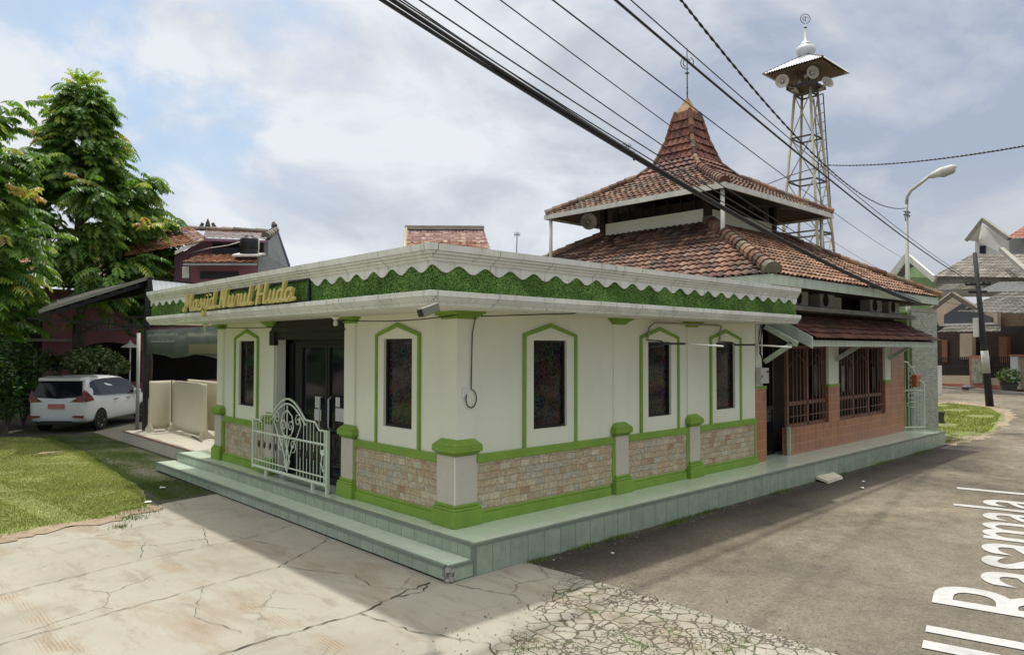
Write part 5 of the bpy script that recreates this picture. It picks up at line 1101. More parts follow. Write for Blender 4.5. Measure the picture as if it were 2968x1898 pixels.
for (ya, yb, z, hgt) in ((15.5, 13.1, 3.0, .09), (15.2, 13.3, 2.84, .06)):
    y = ya
    while y > yb:
        w = random.uniform(.09, .16); mb.tube([(.925, y, z), (.925, y-w*.3, z+hgt*random.uniform(.5, 1)), (.925, y-w*.6, z), (.925, y-w, z+hgt*.4)], .011, 4); y -= w+.03
build_each(mb, 'banner_lettering', paint('pale print', (.25, .28, .25), .8, .05), bn)
# folding cream boards
def board(name, x0, y0, x1, y1, zb, zt, label, bulge):
    t_ = thing('partition_board', label, 'partition board', ((x0+x1)/2, (y0+y1)/2, .3), 'cream partition boards on the terrace')
    A = Vector((x0, y0, 0)); B = Vector((x1, y1, 0)); nr = (B-A).normalized().cross(Vector((0, 0, 1))); nx, nz = 10, 14; vs = []
    for j in range(nz+1):
        z = zb+(zt-zb)*j/nz
        for i in range(nx+1):
            p = A.lerp(B, i/nx); e = bulge*math.sin(math.pi*(j/nz))*math.sin(math.pi*i/nx); vs.append(p+nr*e+Vector((0, 0, z-(.06*math.sin(math.pi*i/nx)**.5 if j == 0 else 0))))
    mb = MB(); mb.add(vs, [(j*(nx+1)+i, j*(nx+1)+i+1, (j+1)*(nx+1)+i+1, (j+1)*(nx+1)+i) for j in range(nz) for i in range(nx)])
    o = mb.build('panel', M['boards'], t_, smooth=True, fix=False); so = o.modifiers.new('s', 'SOLIDIFY'); so.thickness = .03
    for t in (.06, .96):
        p = A.lerp(B, t)-nr*.05; mb = MB(); q1 = nr*.2; s_ = (B-A).normalized()*.03
        mb.prism([p-q1+s_+Vector((0, 0, .30)), p+q1+s_+Vector((0, 0, .30)), p+q1*.9+s_+Vector((0, 0, .36)), p+q1*.25+s_+Vector((0, 0, .55)), p+q1*.22+s_+Vector((0, 0, 1.2)), p-q1*.1+s_+Vector((0, 0, 1.2)), p-q1*.2+s_+Vector((0, 0, .5)), p-q1+s_+Vector((0, 0, .36))], -s_*2); mb.build('foot', M['boards'], t_)
board('a', .98, 15.5, 1.6, 15.62, .42, 1.74, 'cream partition board with curved lower edge beside the black post', .05)
board('b', 1.60, 15.55, 1.52, 12.7, .42, 1.74, 'wide cream partition board leaning beside the porch end', -.08)
board('c', 1.9, 15.2, 1.95, 12.2, .5, 1.78, 'rear cream partition board mostly hidden behind the wide one', .0)
mb = MB(); mb.bar((1.25, 12.2, .31), (1.5, 13.6, .312), .05, .012); tag(mb.build('metal_strip', M['darksteel']), 'dark metal strip lying on the cream terrace floor', 'strip')

# car ---------------------------------------------------------------
car = thing('parked_car', 'white people carrier seen from behind, parked under the carport', 'car', (0, 0, 0))
Lc = 4.48
st = [  # x from rear, half width low, half width belt, half width roof, z bottom, z belt, z roof
 (0.00, .78, .80, .60, .38, 1.02, 1.06), (.10, .84, .86, .64, .30, 1.05, 1.25), (.30, .87, .865, .66, .26, 1.07, 1.64), (.55, .875, .87, .67, .25, 1.07, 1.69), (1.2, .88, .87, .68, .24, 1.05, 1.715), (2.0, .88, .87, .675, .24, 1.02, 1.70),
 (2.7, .88, .87, .655, .24, 1.0, 1.63), (3.1, .88, .865, .64, .24, .99, 1.48), (3.6, .875, .85, .70, .24, .98, 1.08), (4.2, .85, .80, .66, .25, .88, .95), (4.42, .76, .74, .55, .3, .75, .82), (4.48, .68, .68, .5, .35, .62, .66)]
def sec(s):
    x, wl, wb, wr, zb, zt, zr = s; return [(x, 0, zb), (x, wl*.9, zb), (x, wl, zb+.12), (x, wl*1.0, (zb+zt)/2), (x, wb, zt), (x, (wb*.35+wr*.65)+.02, zt+(zr-zt)*.72), (x, wr, zr-.03), (x, wr*.6, zr), (x, 0, zr+.01)]
H_ = Vector((math.cos(R(49)), math.sin(R(49)), 0)); S_ = Vector((-H_.y, H_.x, 0)); midw = (ZP(285.5, 1246)+ZP(123.6, 1251))/2; Oc = Vector((.75, 19.93, 0))-H_*.89+S_*.84
CM = Matrix(((H_.x, S_.x, 0, Oc.x), (H_.y, S_.y, 0, Oc.y), (0, 0, 1, 0), (0, 0, 0, 1))) @ Matrix.Scale(1.04, 4)
secs = [sec(s) for s in st]; mb = MB(); m_ = len(secs[0]); vs = []; fs = []
for sg in (1, -1):
    o_ = len(vs)
    for sc_ in secs:
        for p in sc_: vs.append(CM @ Vector((p[0], p[1]*sg, p[2])))
    for i in range(len(secs)-1):
        for k in range(m_-1): fs.append((o_+i*m_+k, o_+i*m_+k+1, o_+(i+1)*m_+k+1, o_+(i+1)*m_+k))
    fs += [tuple(o_+k for k in range(m_)), tuple(o_+(len(secs)-1)*m_+k for k in range(m_))]
mb.add(vs, fs); import bmesh
body = mb.build('body', M['carpaint'], car, smooth=True)
bm = bmesh.new(); bm.from_mesh(body.data); bmesh.ops.remove_doubles(bm, verts=bm.verts, dist=.002); bmesh.ops.recalc_face_normals(bm, faces=bm.faces); bm.to_mesh(body.data); bm.free()
sub = body.modifiers.new('sub', 'SUBSURF'); sub.levels = 2; sub.render_levels = 2
def cpoly(name, pts, mat, th=.012, par=None, off=None):
    mb = MB(); P = [CM @ Vector(p) for p in pts]; n = (P[1]-P[0]).cross(P[2]-P[0]).normalized(); ctr = CM @ Vector((2.2, 0, .9))
    if n.dot(P[0]-ctr) < 0: n = -n
    mb.prism([p+n*.004 for p in P], n*th); return mb.build(name, mat, par or car)
rw = [(.055, .62, 1.08), (.055, -.62, 1.08), (.22, -.60, 1.50), (.22, .60, 1.50)]
cpoly('rear_window', [(.045, .55, 1.06), (.03, 0, 1.03), (.045, -.55, 1.06), (.055, -.74, 1.12), (.25, -.625, 1.55), (.25, .625, 1.55), (.055, .74, 1.12)], M['glass'], .03)
for sg in (-1, 1):
    g_ = [(.30, .80*sg, 1.12), (.85, .855*sg, 1.10), (1.3, .865*sg, 1.08), (2.2, .865*sg, 1.06), (3.1, .86*sg, 1.03), (3.28, .84*sg, 1.04), (2.75, .735*sg, 1.50), (2.2, .715*sg, 1.60), (1.2, .72*sg, 1.61), (.6, .715*sg, 1.57), (.42, .725*sg, 1.5)]
    mb = MB(); P = [CM @ Vector(p) for p in g_]; out = (CM.to_3x3() @ Vector((0, sg, .25))).normalized(); mb.prism([p+out*.0 for p in P], out*.03); mb.build('side_window', M['glass'], car)
    cpoly('tail_light', [(.035, .40*sg, .93), (.02, .80*sg, .93), (.05, .83*sg, 1.05), (.10, .79*sg, 1.30), (.08, .70*sg, 1.16), (.03, .55*sg, 1.02)], M['lens'], .035)
    mb = MB(); mb.prism([CM @ Vector(p) for p in ((.04, .82*sg, .93), (.42, .885*sg, .97), (.30, .87*sg, 1.10), (.10, .80*sg, 1.28))], (CM.to_3x3() @ Vector((0, sg, 0)))*.02); mb.build('tail_light', M['lens'], car)
    cpoly('rear_reflector', [(.0, .48*sg, .48), (.0, .80*sg, .45), (.0, .82*sg, .53), (.0, .50*sg, .53)], M['lens'], .03)
    wm = MB(); xx = .86
    for xx in (.86, 3.63):
        c = CM @ Vector((xx, .80*sg, .325)); q = (CM.to_3x3() @ Vector((0, sg, 0))).normalized(); qm = q.to_track_quat('Z', 'Y').to_matrix().to_4x4()
        mb = MB(); mb.lathe([(.2, -.1), (.30, -.1), (.325, -.06), (.325, .06), (.30, .1), (.215, .1), (.2, .05)], c, 28, M=qm); w = mb.build('wheel', M['rubber'], car, smooth=True)
        mb = MB(); mb.lathe([(0, .04), (.05, .06), (.06, .03), (.17, .03), (.205, .06), (.205, .09), (.215, .09)], c, 28, M=qm)
        for k in range(5):
            a = 2*math.pi*k/5; v0 = qm @ Vector((math.cos(a)*.05, math.sin(a)*.05, .06)); v1 = qm @ Vector((math.cos(a)*.205, math.sin(a)*.205, .085)); mb.bar(Vector(c)+v0, Vector(c)+v1, .05, .02, upv=q)
        mb.build('rim', M['rim'], w)
        mb = MB(); mb.lathe([(.0, .085), (.385, .088)], CM @ Vector((xx, .80*sg, .34)), 28, M=qm); mb.build('wheel_arch', M['dark'], car)
cpoly('number_plate', [(-.005, .24, .74), (-.005, -.24, .74), (.0, -.24, .88), (.0, .24, .88)], M['plate'], .03)
cpoly('brake_light', [(.20, .16, 1.60), (.20, -.16, 1.60), (.21, -.16, 1.63), (.21, .16, 1.63)], M['lens'], .05)
mb = MB(); vs = [CM @ Vector(p) for p in ((.12, -.64, 1.565), (.12, .64, 1.565), (.12, .62, 1.66), (.12, -.62, 1.66), (.6, -.66, 1.60), (.6, .66, 1.60), (.6, .64, 1.70), (.6, -.64, 1.70))]; mb.hexa(vs[:4], vs[4:]); mb.build('spoiler', M['carpaint'], car, bev=.02)
cpoly('rear_bumper', [(.0, .55, .26), (.0, -.55, .26), (-.0, -.45, .37), (.0, .45, .37)], M['black'], .05)
mb = MB(); mb.tube([CM @ Vector((.4, .06, 1.70)), CM @ Vector((.25, .06, 1.76))], .012, 6); mb.build('aerial', M['black'], car)
mb = MB(); mb.box(-.12, .12, -.07, .1, -.08, .08, Matrix.Translation(CM @ Vector((3.0, -.98, 1.10))) @ CM.to_3x3().to_4x4()); mb.build('wing_mirror', M['carpaint'], car, bev=.03)
mb = MB(); mb.box(-.1, .1, -.012, .012, -.02, .02, Matrix.Translation(CM @ Vector((1.75, -.895, .93))) @ CM.to_3x3().to_4x4()); mb.box(-.1, .1, -.012, .012, -.02, .02, Matrix.Translation(CM @ Vector((2.6, -.895, .93))) @ CM.to_3x3().to_4x4()); build_each(mb, 'door_handle', M['rim'], car)

# pink house behind the carport ------------------------------------
ph = thing('pink_house', 'pink house front with a wide arched opening behind the carport', 'house', (2, 29, 0))
YH = 29.5
def yp(x, y, Y=YH): return YPn(x, y, Y)
mb = MB(); xa = yp(205, 1000).x-4; xb = yp(420, 1000).x+9; zt = 5.2
al, ar = yp(222, 1000).x, yp(412, 1000).x; z_sp = yp(300, 1018).z; z_cr = yp(300, 992).z; n = 14
arc = [(al+(ar-al)*k/n, YH, z_sp+(z_cr-z_sp)*math.sin(math.pi*k/n)**.6) for k in range(n+1)]
for k in range(n): mb.prism([arc[k], arc[k+1], (arc[k+1][0], YH, zt), (arc[k][0], YH, zt)], (0, .25, 0))
mb.box(xa, al, YH, YH+.25, 0, zt); mb.box(ar, ar+.35, YH, YH+.25, 0, zt); mb.box(ar+.35, xb, YH, YH+.25, 3.0, zt); mb.box(xb-.3, xb, YH, YH+.25, 0, 3)
mb.build('wall', M['pink'], ph)
mb = MB(); mb.box(xa, xb, YH+3, YH+3.2, 0, 5); mb.box(xa, xb, YH+.25, YH+3, 4.8, 5.0); mb.build('porch_interior', M['dark'], ph)
mb = MB(); mb.box(al+2.0, xb, YH-.6, YH-.45, 0, 1.15); build_each(mb, 'low_wall', M['pink'], ph)
mb = MB(); _tc['s'] = 33; tiles(mb, (xa-.5, YH-.8, zt), (xb, YH-.8, zt), (xb, YH+4, zt+2.2), (xa-.5, YH+4, zt+2.2), tw=.25, course=.35); mb.build('roof', M['orangetile'], ph, fix=False)
gl = thing('garden_lamp', 'white garden lamp with shallow cone shade on a thin post behind the car', 'lamp', (0, 0, 0))
b_ = AT(376, 1100, 33); tp_ = AT(376, 1002, 33)
mb = MB(); mb.tube([(b_.x, b_.y, 0), (b_.x, b_.y, tp_.z)], .03, 8); mb.build('post', M['pvc'], gl)
mb = MB(); mb.lathe([(.36, -.12), (.30, -.06), (.12, .02), (.05, .1), (.0, .2)], (b_.x, b_.y, tp_.z+.05), 16); mb.build('lamp_shade', M['pvc'], gl)
mb = MB(); p0 = AT(402, 965, 27); mb.tube([(p0.x, p0.y, 0), (p0.x, p0.y, p0.z)], .055, 10); tag(mb.build('drain_pipe', M['ac'], smooth=True), 'pale vertical pipe just left of the black carport post', 'pipe')
# violet upper house with water tank
vh = thing('house', 'violet two storey house with orange tile roof and grey gable left of centre', 'house', (6, 24, 0))
D1, D2 = 33, 35
rl, rr_ = AT(380, 657, D2+1), AT(800, 674, D2); 
mb = MB(); _tc['s'] = 41; tiles(mb, AT(360, 745, D1-1), AT(600, 700, D1-.6), AT(600, 668, D2+.5), rl, tw=.25, course=.3, spread=.9); tiles(mb, AT(590, 690, D1-.4), AT(775, 696, D1-.4), AT(795, 674, D2), AT(590, 668, D2+.5), tw=.25, course=.3, spread=.9)
vr_ = mb.build('roof', M['orangetile'], vh, fix=False)
mb = MB(); ridge(mb, AT(375, 658, D2+1), AT(775, 672, D2), .14, .5); ridge(mb, AT(770, 685, D1), AT(800, 667, D2), .16, .4); mb.build('ridge_caps', M['greytile'], vr_, fix=False)
mb = MB(); cfin = AT(602, 665, D2+.5)
for sgn in (-1, 1):
    c_ = cfin+rt*(.25*sgn); mb.tube([c_+Vector((0, 0, -.05)), c_+rt*(.05*sgn)+Vector((0, 0, .12)), c_+rt*(-.02*sgn)+Vector((0, 0, .28)), c_+rt*(-.1*sgn)+Vector((0, 0, .22))], [.09, .1, .07, .02], 6)
mb.tube([cfin+Vector((0, 0, -.05)), cfin+Vector((0, 0, .15)), cfin+Vector((0, 0, .32)), cfin+Vector((0, 0, .5))], [.1, .12, .08, .01], 6)
c_ = AT(795, 662, D2); mb.tube([c_+Vector((0, 0, -.1)), c_+Vector((0, 0, .15)), c_+rt*-.05+Vector((0, 0, .3))], [.1, .14, .05], 6); build_each(mb, 'ridge_ornament', M['darksteel'], vr_, gap=.1)
def facet(name, pts, thick, mat, par, t=None, tag_=None, d_=None):
    P = [AT(x, y, tt) for x, y, tt in pts]; n = (P[1]-P[0]).cross(P[2]-P[0]).normalized()
    if n.dot(P[0]-CAM) < 0: n = -n
    mb = MB(); mb.prism(P, n*thick); return mb.build(name, mat, par)
facet('wall', [(505, 775, D1+.6), (505, 745, D1+.6), (590, 697, D1+.6), (778, 702, D1+.6), (778, 820, D1+.6), (505, 830, D1+.6)], .3, M['purple'], vh)
facet('gable_wall', [(778, 700, D1), (802, 670, D2), (840, 780, D2+3), (840, 830, D2+3), (748, 830, D1-.6), (748, 748, D1-.6), (778, 742, D1)], .2, M['greywall'], vh)
facet('gable_trim', [(799, 668, D2-.05), (803, 668, D2-.05), (842, 780, D2+2.9), (837, 780, D2+2.9)], .25, paint('blue trim', (.05, .07, .13), .6, .1), vh)
facet('eave_board', [(508, 728, D1-.9), (590, 690, D1-.5), (590, 698, D1-.5), (508, 738, D1-.9)], .12, M['soffit'], vh)
facet('eave_board', [(590, 690, D1-.5), (777, 697, D1-.5), (777, 703, D1-.5), (590, 698, D1-.5)], .12, M['purple'], vh)
facet('window', [(617, 705, D1+.45), (697, 707, D1+.45), (697, 738, D1+.45), (617, 736, D1+.45)], .1, M['glass'], vh)
facet('lower_wall', [(553, 770, D1-1.4), (745, 768, D1-1.4), (745, 850, D1-1.4), (553, 850, D1-1.4)], .3, M['pink'], vh)
facet('vent_window', [(580, 787, D1-1.45), (692, 787, D1-1.45), (692, 806, D1-1.45), (580, 808, D1-1.45)], .08, M['black'], vh)
facet('column', [(528, 772, D1-1.8), (548, 772, D1-1.8), (548, 805, D1-1.8), (528, 805, D1-1.8)], .4, M['soffit'], vh)
mb = MB(); _tc['s'] = 43; tiles(mb, AT(528, 762, D1-2.2), AT(746, 762, D1-2.2), AT(746, 740, D1-.3), AT(585, 736, D1-.3), tw=.28, course=.3, amp=.04); mb.build('lower_roof', M['orangetile'], vh, fix=False)
facet('gutter', [(530, 763, D1-2.3), (746, 763, D1-2.3), (744, 769, D1-2.3), (530, 769, D1-2.3)], .1, M['greywall'], vh)
facet('balcony_slab', [(672, 744, D1-2.0), (745, 744, D1-2.0), (770, 739, D1-.5), (697, 737, D1-.5)], -.08, M['whitewall'], vh)
tk = thing('water_tank', 'black plastic rooftop water tank on the violet house', 'water tank', tuple(AT(722, 743, D1-1.2)))
tb = AT(722, 743, D1-1.2); mb = MB(); r_ = .37; mb.lathe([(r_*.96, 0), (r_, .03), (r_, .22), (r_*.98, .24), (r_, .26), (r_, .68), (r_*.9, .74), (r_*.45, .80), (r_*.45, .85), (0, .86)], tb, 24); mb.build('tank', M['black'], tk, smooth=True)
mb = MB(); mb.tube([tb+rt*.37+Vector((0, 0, .02)), tb+rt*.40+Vector((0, 0, .4)), tb+rt*.39+Vector((0, 0, .8)), tb+rt*.2+Vector((0, 0, .85))], .025, 6); mb.tube([tb-rt*.37+Vector((0, 0, .6)), tb-rt*.9+Vector((0, 0, .45)), tb-rt*1.6+Vector((0, 0, .35)), tb-rt*2.6+Vector((0, 0, .1))], .018, 6); mb.build('pipe', M['pvc'], tk, smooth=True)
# roof peeping above the parapet
hr = thing('house', 'distant house roof of pinkish tiles with a grey cement ridge above the porch corner', 'house', tuple(AT(1290, 900, 34)))
mb = MB(); _tc['s'] = 55; tiles(mb, AT(1172, 745, 30), AT(1428, 745, 30), AT(1402, 668, 33.5), AT(1180, 668, 33.5), tw=.16, course=.2, amp=.03, spread=1.0); mb.build('roof', attrmat('pinkish tiles', [(0, (.20, .08, .055)), (.5, (.32, .15, .10)), (.85, (.42, .24, .18)), (1, (.62, .52, .4))], .8), hr, fix=False)
mb = MB(); a_, b2 = AT(1176, 661, 33.4), AT(1402, 662, 33.4); mb.bar(a_, b2, .35, .18); ridge(mb, a_, b2, .13, .7); mb.build('ridge_caps', M['concrete_grey'], hr)
facet('gable_board', [(1170, 668, 33), (1179, 655, 33.2), (1182, 670, 33), (1177, 745, 30), (1170, 745, 30)], .15, M['beige'], hr)
facet('walls', [(1185, 700, 33), (1395, 700, 33), (1395, 1000, 33), (1185, 1000, 33)], .3, M['whitewall'], hr)
an = thing('tv_antenna', 'thin television antenna mast above the parapet right of the corner', 'antenna', (0, 0, 0)); b0 = AT(1495, 800, 32); t0 = AT(1499, 673, 32)
mb = MB(); mb.tube([b0, t0], .02, 5); mb.build('mast', M['darksteel'], an)
mb = MB(); c_ = AT(1499, 680, 32); mb.bar(c_-rt*.12, c_+rt*.12, .03)
for k in range(5): p = c_+rt*(-.12+.06*k); mb.bar(p-Vector((0, 0, .1)), p+Vector((0, 0, .1)), .012)
mb.build('aerial', M['darksteel'], an)

# ------------------------------------------------------------------ houses on the right
LA, LB = (53.5, 10.6), (48.6, 3.0)
def vfacet(name, pts, thick, mat, par, off=0.0):
    d_ = (Vector((LB[0]-LA[0], LB[1]-LA[1], 0))).normalized(); n = Vector((-d_.y, d_.x, 0))
    if n.x < 0: n = -n
    A2 = Vector((*LA, 0))+n*off; B2 = Vector((*LB, 0))+n*off
    P = [VPL(x, y, A2, B2) for x, y in pts]; P = [Vector((p.x, p.y, max(p.z, 0))) for p in P]; mb = MB(); mb.prism(P, n*thick); return mb.build(name, mat, par)
hb_ = thing('house', 'low house with cream gable, grey tile roof and dark porch on the right', 'house', (53, 8, 0))
vfacet('porch_back_wall', [(2700, 940), (3050, 940), (3050, 1100), (2700, 1100)], .3, paint('dark porch wall', (.045, .03, .022), .9, .3), hb_, 3.5)
vfacet('porch_fascia', [(2715, 945), (3050, 945), (3050, 966), (2715, 966)], .2, M['darkwood'], hb_, .2)
vfacet('porch_column', [(2782, 965), (2818, 965), (2818, 1040), (2782, 1040)], .3, M['beige'], hb_, 2.8)
vfacet('porch_column', [(2895, 975), (2918, 975), (2918, 1050), (2895, 1050)], .3, paint('brown column', (.20, .09, .05), .8, .2), hb_, 2.8)
vfacet('door', [(2730, 985), (2745, 985), (2745, 1050), (2730, 1050)], .1, paint('brown door', (.2, .08, .045), .7, .2), hb_, 3.3)
gb_ = MB()
vfacet('gable_wall', [(2705, 893), (2760, 852), (2850, 905), (2890, 905), (2890, 945), (2722, 945)], .3, M['beige'], hb_, .6)
vfacet('gable_window', [(2736, 913), (2788, 879), (2838, 905), (2874, 920), (2874, 936), (2736, 940)], .1, darkglass('hazy gable glass', (.06, .06, .065)), hb_, .45)
vfacet('sill', [(2733, 939), (2880, 935), (2880, 940), (2733, 944)], .2, M['whitewall'], hb_, .3)
mb = MB(); dirB = Vector((LB[0]-LA[0], LB[1]-LA[1], 0)).normalized()
mb.bar(AT(2700, 897, 55.5), AT(2760, 852, 56), .3, .28); mb.bar(AT(2760, 852, 56), AT(2848, 906, 54.5), .3, .28); mb.build('barge_board', paint('brown grey board', (.15, .125, .10), .85, .2), hb_)
mb = MB(); _tc['s'] = 61; tiles(mb, AT(2775, 905, 55.2), AT(3040, 912, 50.5), AT(3040, 850, 55), AT(2750, 848, 61), tw=.35, course=.5, amp=.05); tiles(mb, AT(2718, 964, 54.7), AT(2900, 962, 52), AT(2900, 944, 53), AT(2728, 946, 55.8), tw=.35, course=.5, amp=.05); mb.build('roof', M['greytile_d'], hb_, fix=False)
vfacet('side_wall', [(2888, 905), (3050, 905), (3050, 950), (2888, 950)], .3, paint('brown plaster', (.20, .14, .09), .8, .2), hb_, 1.2)
fz = thing('fence', 'beige and red boundary wall with dark railings and an ornamental pillar on the right', 'fence', (50, 6, 0))
vfacet('wall', [(2716, 1088), (2812, 1088), (2812, 1113), (2716, 1110)], .2, M['beige'], fz, -.5); vfacet('wall', [(2850, 1095), (3050, 1100), (3050, 1125), (2850, 1120)], .2, M['beige'], fz, -.5)
vfacet('plinth', [(2716, 1110), (3050, 1121), (3050, 1140), (2716, 1126)], .35, M['redplinth'], fz, -.6)
vfacet('pillar', [(2808, 1030), (2852, 1030), (2852, 1128), (2812, 1128)], .45, M['redplinth'], fz, -.9)
vfacet('carved_panel', [(2816, 1040), (2846, 1040), (2846, 1111), (2816, 1111)], .1, paint('carved panel', (.26, .27, .2), .8, .5, 3), fz, -1.0)
vfacet('pillar', [(2928, 1032), (2950, 1032), (2952, 1128), (2930, 1128)], .6, M['whitewall'], fz, -.9); vfacet('pillar', [(2952, 1034), (2985, 1034), (2985, 1130), (2954, 1128)], .6, M['beige'], fz, -.7)
vfacet('coping', [(2925, 1027), (3000, 1027), (3000, 1033), (2925, 1033)], .7, M['redplinth'], fz, -.95)
for (xa_, xb_, yt, yb) in ((2720, 2806, 1034, 1088), (2856, 2926, 1034, 1096)):
    nb_ = 16 if xa_ < 2800 else 12
    for_ = MB(); d_ = dirB
    for k in range(nb_+1):
        x = xa_+(xb_-xa_)*k/nb_; p0 = VPL(x, yb, LA, LB); p1 = VPL(x, yt, LA, LB); for_.bar(p0, p1, .05)
    for yy in (yt+2, (yt+yb)/2, yb-2): for_.bar(VPL(xa_, yy, LA, LB), VPL(xb_, yy, LA, LB), .06)
    for_.build('railing', M['black'], fz)
ga_ = thing('house', 'green house with white gable boards and long weathered tile roof at right', 'house', (66, 20, 0))
facet('gable_wall', [(2592, 800, 72), (2628, 752, 72), (2706, 806, 70), (2760, 812, 69.5), (2760, 1000, 69.5), (2592, 1000, 72)], .3, paint('pale green wall', (.20, .29, .13), .8, .12), ga_)
facet('gable_shadow_panel', [(2596, 802, 71.6), (2628, 756, 71.6), (2664, 782, 71.2), (2668, 850, 71.2), (2596, 850, 71.6)], .05, paint('gable shade brown', (.10, .085, .075), .9, .2), ga_)  # dark panel paints shade over the left part of the gable
mb = MB(); mb.bar(AT(2583, 799, 71), AT(2628, 741, 71), .25, .45); mb.bar(AT(2628, 741, 71), AT(2712, 812, 68.5), .25, .45); mb.build('barge_board', M['whitewall'], ga_)
mb = MB(); _tc['s'] = 63; tiles(mb, AT(2706, 802, 68.5), AT(3050, 808, 62), AT(3050, 742, 69), AT(2632, 738, 73), tw=.35, course=.55, amp=.05); mb.build('roof', M['greytile'], ga_, fix=False)
facet('eave_wall', [(2710, 800, 69), (3050, 806, 63.5), (3050, 860, 63.5), (2710, 860, 69)], .3, M['concrete_grey'], ga_)
facet('window', [(2755, 812, 68.6), (2764, 812, 68.6), (2764, 838, 68.6), (2755, 838, 68.6)], .1, M['whitewall'], ga_)
mb = MB(); _tc['s'] = 65; tiles(mb, AT(2700, 842, 66), AT(2850, 838, 63), AT(2850, 822, 65), AT(2720, 825, 67.5), tw=.3, course=.5, amp=.05); mb.build('lean_to_roof', M['greytile_d'], ga_, fix=False)
mb = MB(); _tc['s'] = 66; tiles(mb, AT(2830, 848, 60), AT(3050, 848, 57), AT(3050, 815, 60), AT(2862, 820, 62), tw=.3, course=2.5, amp=.05); mb.build('sheet_roof', paint('dirty grey sheet', (.11, .115, .115), .8, .25), ga_, fix=False)
hc_ = thing('house', 'white upper storey with red tiled gable roof at the far right', 'house', (75, 12, 0))
facet('gable_wall', [(2826, 697, 84), (2848, 650, 84), (2925, 690, 82), (2926, 745, 82), (2826, 745, 84)], .3, M['whitewall'], hc_)
facet('window', [(2839, 713, 83.3), (2857, 711, 83.2), (2857, 735, 83.2), (2839, 735, 83.3)], .05, M['glass'], hc_)
mb = MB(); mb.bar(AT(2800, 698, 82.5), AT(2848, 636, 82.5), .5, .3); mb.bar(AT(2848, 636, 82.5), AT(2926, 692, 80.5), .4, .35); mb.build('barge_board', M['concrete_grey'], hc_)
facet('soffit_board', [(2797, 697, 82.4), (2848, 640, 82.4), (2835, 700, 84)], .1, M['soffit'], hc_)
mb = MB(); _tc['s'] = 67; tiles(mb, AT(2918, 690, 80.5), AT(3060, 692, 77), AT(3060, 636, 83), AT(2850, 634, 84.5), tw=.4, course=.5, amp=.05); mb.build('roof', M['redtile'], hc_, fix=False)
facet('side_wall', [(2926, 690, 82), (3060, 692, 79), (3060, 760, 79), (2926, 745, 82)], .3, M['greywall'], hc_)
mb = MB(); _tc['s'] = 68; tiles(mb, AT(2990, 795, 60), AT(3060, 795, 59), AT(3060, 716, 66), AT(2908, 716, 69), tw=.4, course=.5, amp=.05); mb.build('lower_roof', M['greytile'], hc_, fix=False)
mb = MB(); mb.bar(AT(2902, 722, 66), AT(2990, 800, 59.5), .3, .3); mb.build('lower_barge', M['concrete_grey'], hc_)
# pavement, far kerb
kp = [(75, 33), (56, 14.5), (49.3, 9.5), (47.9, 6.6), (45.5, 4.0), (42, -2), (38, -12), (30, -30)]
mb = MB()
for a, b_ in zip(kp, kp[1:]): mb.bar((*a, .06), (*b_, .06), .3, .14)
mb.build('kerb', M['concrete_grey'], kind='structure')
ppt = thing('potted_plant', 'yellow green plant in a dark pot by the far boundary wall', 'potted plant', tuple(ZP(2925, 1137)))
def leafcluster(mb, c, rad, n, s, zs=1.0, up_bias=0.0, val=(0, 1)):
    c = Vector(c)
    for i in range(n):
        d = Vector((random.gauss(0, 1), random.gauss(0, 1), random.gauss(0, 1))); d.normalize(); r = random.uniform(.55, 1)**.6; p = c+Vector((d.x*rad, d.y*rad, d.z*rad*zs))*r
        a = Vector((random.gauss(0, 1), random.gauss(0, 1), random.gauss(0, .6)+up_bias)).normalized(); b2 = a.cross(d)
        if b2.length < .1: continue
        b2.normalize(); l = s*random.uniform(.6, 1.3); mb.add([p-a*l*.5, p+b2*l*.28, p+a*l*.5, p-b2*l*.28], [(0, 1, 2, 3)], min(1, max(0, random.uniform(*val))))
pp = ZP(2925, 1137); mb = MB(); mb.lathe([(0, 0), (.35, 0), (.5, .55), (.55, .6), (.45, .6), (.0, .55)], pp, 14); mb.build('pot', M['darksteel'], ppt)
mb = MB(); leafcluster(mb, pp+Vector((0, 0, 1.0)), .65, 260, .28, .8); mb.build('foliage', M['leafC'], ppt, fix=False)
mb = MB(); q_ = ZP(2722, 1145); mb.tube([(q_.x, q_.y, 0), (q_.x, q_.y, 1.7)], .16, 10); tag(mb.build('post', M['whitewall']), 'white concrete post beside the far end of the slate pier', 'post')
mb = MB(); q_ = ZP(2806, 1130); mb.lathe([(0, 0), (.35, 0), (.4, .2), (.2, .35), (0, .38)], q_, 8); tag(mb.build('rock', M['darksteel']), 'small dark rock at the foot of the red plinth across the road', 'rock')

# ------------------------------------------------------------------ vegetation
def frond(mb, p, d, L, nl, val, leafL):
    d = d.normalized(); side = d.cross(Vector((0, 0, 1)))
    if side.length < .1: side = Vector((1, 0, 0))
    side.normalize(); pts = []; q = p.copy(); dd = d.copy(); st_ = L/nl
    for k in range(nl+1):
        pts.append(q.copy()); q = q+dd*st_; dd = (dd+Vector((0, 0, -.15))).normalized()
    for k in range(1, nl+1):
        ax = (pts[k]-pts[k-1]).normalized(); ll = leafL*(.55+.6*math.sin(math.pi*min(.95, (k+1)/(nl+1.5))))
        for sg in (-1, 1):
            o_ = (side*sg*.93+ax*.35+Vector((0, 0, -.12))).normalized(); dr_ = random.uniform(.3, .8); tip = pts[k]+o_*ll*.85+Vector((0, 0, -ll*dr_)); m1 = pts[k]+o_*ll*.52+Vector((0, 0, -ll*.2)); w = ax*ll*.22
            v_ = min(1, max(0, val+random.uniform(-.09, .09))); mb.add([pts[k], m1-w, tip, m1+w], [(0, 1, 2, 3)], v_)
